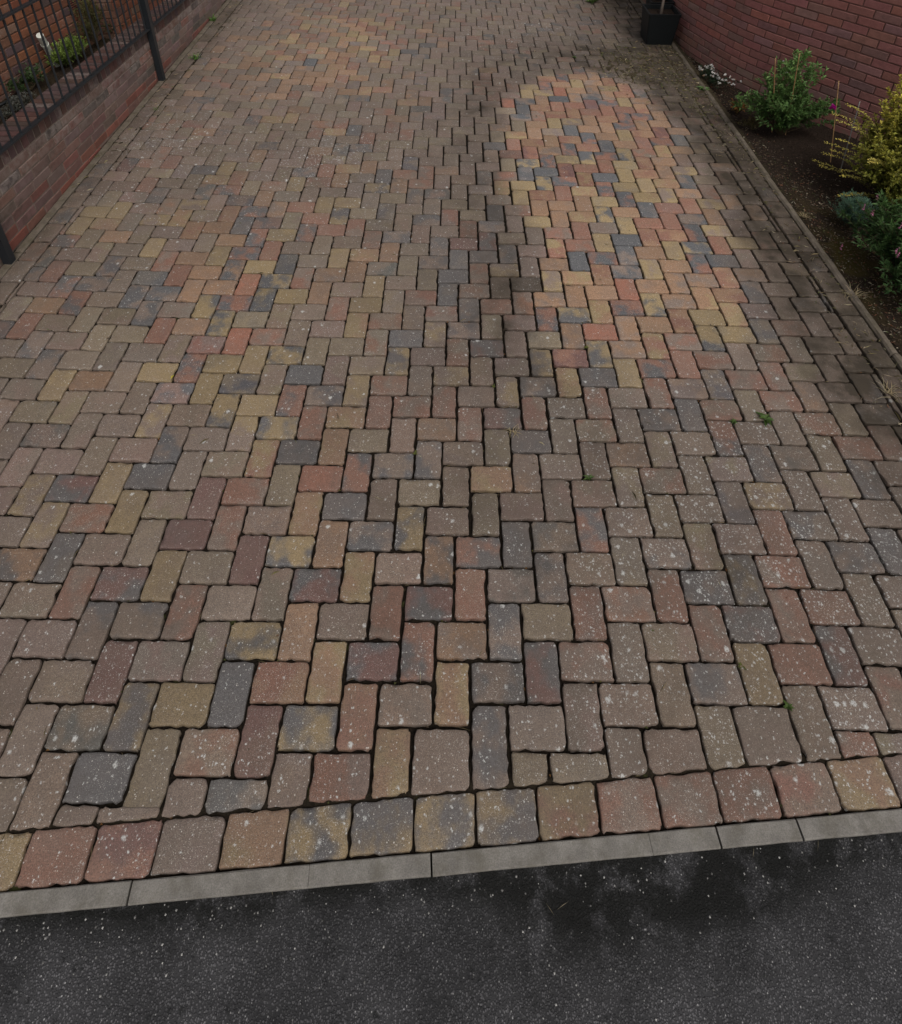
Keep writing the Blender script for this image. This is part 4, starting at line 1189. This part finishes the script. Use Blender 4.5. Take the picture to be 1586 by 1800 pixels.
planter('planter', 'black planter whose foot shows at the top edge of the picture', 17.0 * W, 61.9 * W, 0.24, 0.28, 0.40)

# ------------------------------------------------------------------ litter
tag(mesh_obj('fallen_leaf', *leaf_vf(Vector((0, 0, 0.002)), Vector((0.3, 1, 0.05)), Vector((0, 0, 1)), 0.030, 0.012), M['leaf'], None, False, {'lc': [(0.5, 0.42, 0.05)] * 4}, loc=at(300, 667) * W),
    'small bright yellow leaf on the pavers left of the drive centre', 'leaf')
lit = MB()
def bit(x, y, z, L_, w, col):
    d = Vector((random.gauss(0, 1), random.gauss(0, 1), random.uniform(-0.1, 0.35)))
    v, f = leaf_vf(Vector((x, y, z)), d, Vector((0, 0, 1)) + rdir() * 0.4, L_, w, 0.1, random.uniform(-0.5, 0.8)); lit.add(v, f, lc=vary(col, 0.35))
LC = [(0.14, 0.10, 0.06), (0.10, 0.07, 0.045), (0.09, 0.055, 0.03), (0.26, 0.22, 0.16), (0.13, 0.055, 0.03), (0.07, 0.075, 0.025), (0.06, 0.04, 0.03)]
n_ = 0
while n_ < 6500:
    y = random.uniform(-1, 48); x = random.uniform(21.1, min(33, wall_x(y)))
    if not in_view(x, y, 0, 450): continue
    k = 0.35 + 0.9 * gs(x, y, 22.5, 24, 3, 6) + 0.7 * gs(x, y, 22.5, 13, 3, 5) - 0.8 * gs(x, y, 25.5, 33, 3, 8)
    if random.random() < k:
        bit(x * W, y * W, bed_z(x, y) + random.uniform(0.002, 0.010), random.choice([random.uniform(0.006, 0.02), random.uniform(0.012, 0.036)]), random.uniform(0.003, 0.010), random.choice(LC)); n_ += 1
tag(lit.build('bed_litter', M['dry']), 'dry leaf and bark litter scattered over the flower bed soil', 'litter', kind='stuff')
lit = MB(); n_ = 0
while n_ < 2300:
    x, y = random.uniform(-20.2, 20.9), random.uniform(-2, 58)
    k = 1.0 * gs(x, y, 17.0, 42.5, 3.4, 4.6) + 0.5 * max(0, min(1, (x - 18.2) / 1.5)) + 0.30 * max(0, min(1, (-18.8 - x))) * (1 if y > 30 else 0.4) + 0.004
    if random.random() < k and y > kerb_y(x) + 0.1:
        if random.random() < 0.55:
            bit(x * W, y * W, 0.003, random.uniform(0.02, 0.06), random.uniform(0.0012, 0.0026), random.choice([(0.36, 0.30, 0.19), (0.26, 0.21, 0.12), (0.17, 0.15, 0.06), (0.12, 0.10, 0.05)]))
        else: bit(x * W, y * W, 0.003, random.uniform(0.008, 0.026), random.uniform(0.004, 0.009), random.choice(LC))
        n_ += 1
tag(lit.build('drive_litter', M['dry']), 'straw and dry leaf bits lying on the right and left margins of the paving', 'litter', kind='stuff')
# small moss cushions in the joints of the overgrown corner
ms = MB(); n_ = 0
while n_ < 900:
    x, y = random.uniform(8, 20.8), random.uniform(6, 56)
    if random.random() < max(0, moss_f(x, y) - 0.25):
        r = random.uniform(0.006, 0.020); c = Vector((x * W, y * W, -0.006)); v = []
        for i in range(6): 
            a = math.pi / 3 * i + random.uniform(-.3, .3); v.append((c.x + math.cos(a) * r * random.uniform(.7, 1.5), c.y + math.sin(a) * r * random.uniform(.6, 1.2), c.z))
        v.append((c.x, c.y, c.z + 0.009 + r * 0.25))
        ms.add(v, [(i, (i + 1) % 6, 6) for i in range(6)], lc=vary(random.choice([(0.075, 0.062, 0.035), (0.06, 0.058, 0.022), (0.10, 0.082, 0.05)]), 0.3)); n_ += 1
tag(ms.build('joint_moss', M['dry'], None, True), 'brown moss cushions filling the joints at the far right of the drive', 'moss', kind='stuff')

# straws and crumbs caught in the joints of the foreground
lit = MB(); near = [q_ for q_ in order[:700] if in_view(q_[2], q_[3], 0)]
for _ in range(520):
    poly, key, cx, cy = random.choice(near); k = random.randrange(len(poly)); a, b = poly[k], poly[(k + 1) % len(poly)]
    L0 = math.hypot(b[0] - a[0], b[1] - a[1])
    if L0 < 0.3: continue
    t = random.random(); ox, oy = (b[1] - a[1]) / L0 * 0.03, -(b[0] - a[0]) / L0 * 0.03
    x, y = a[0] + (b[0] - a[0]) * t + ox, a[1] + (b[1] - a[1]) * t + oy
    d = Vector(((b[0] - a[0]) / L0 + random.gauss(0, 0.25), (b[1] - a[1]) / L0 + random.gauss(0, 0.25), random.uniform(0, 0.25)))
    if random.random() < 0.5: v, f = leaf_vf(Vector((x * W, y * W, -0.005)), d, Vector((0, 0, 1)), random.uniform(0.015, 0.05), 0.0016, 0.1, 0.3); c = random.choice([(0.26, 0.20, 0.11), (0.20, 0.15, 0.08), (0.12, 0.10, 0.05)])
    else: v, f = leaf_vf(Vector((x * W, y * W, -0.006)), d, Vector((0, 0, 1)), random.uniform(0.006, 0.016), 0.007, 0.4, 0.8); c = random.choice([(0.05, 0.05, 0.015), (0.09, 0.075, 0.02), (0.14, 0.065, 0.02), (0.06, 0.045, 0.03)])
    lit.add(v, f, lc=vary(c, 0.3))
tag(lit.build('joint_crumbs', M['dry']), 'straws and moss crumbs caught in the joints of the near pavers', 'litter', kind='stuff')
# grit and a few twigs along the kerb
lit = MB()
for _ in range(420):
    x = random.uniform(-9, 14); dd = abs(random.gauss(0, 0.5)) if random.random() < 0.7 else random.uniform(0, 2.4); y = kerb_y(x) - KW - 0.02 - dd
    r = random.uniform(0.0012, 0.0035); c = Vector((x * W, y * W, -0.010)); v = [(c.x + math.cos(q_ * 1.57 + x) * r * random.uniform(.7, 1.3), c.y + math.sin(q_ * 1.57 + x) * r * random.uniform(.7, 1.3), c.z) for q_ in range(4)] + [(c.x, c.y, c.z + r * 1.1)]
    k = random.choice([0.08, 0.14, 0.25, 0.4]); lit.add(v, [(0, 1, 4), (1, 2, 4), (2, 3, 4), (3, 0, 4)], lc=(k, k * 0.96, k * 0.9))
for u, v in ((975, 1608), (1325, 1507), (1440, 1470), (980, 1598), (480, 1575)):
    p = at(u, v) * W
    a, b = leaf_vf(Vector((p.x, p.y, -0.008)), Vector((random.gauss(0, 1), random.gauss(0, 1), 0.05)), Vector((0, 0, 1)), random.uniform(0.02, 0.045), 0.0016, 0.1, 0.2); lit.add(a, b, lc=(0.30, 0.26, 0.18))
tag(lit.build('road_grit', M['dry']), 'loose grit and twigs along the kerb on the tarmac', 'litter', kind='stuff')
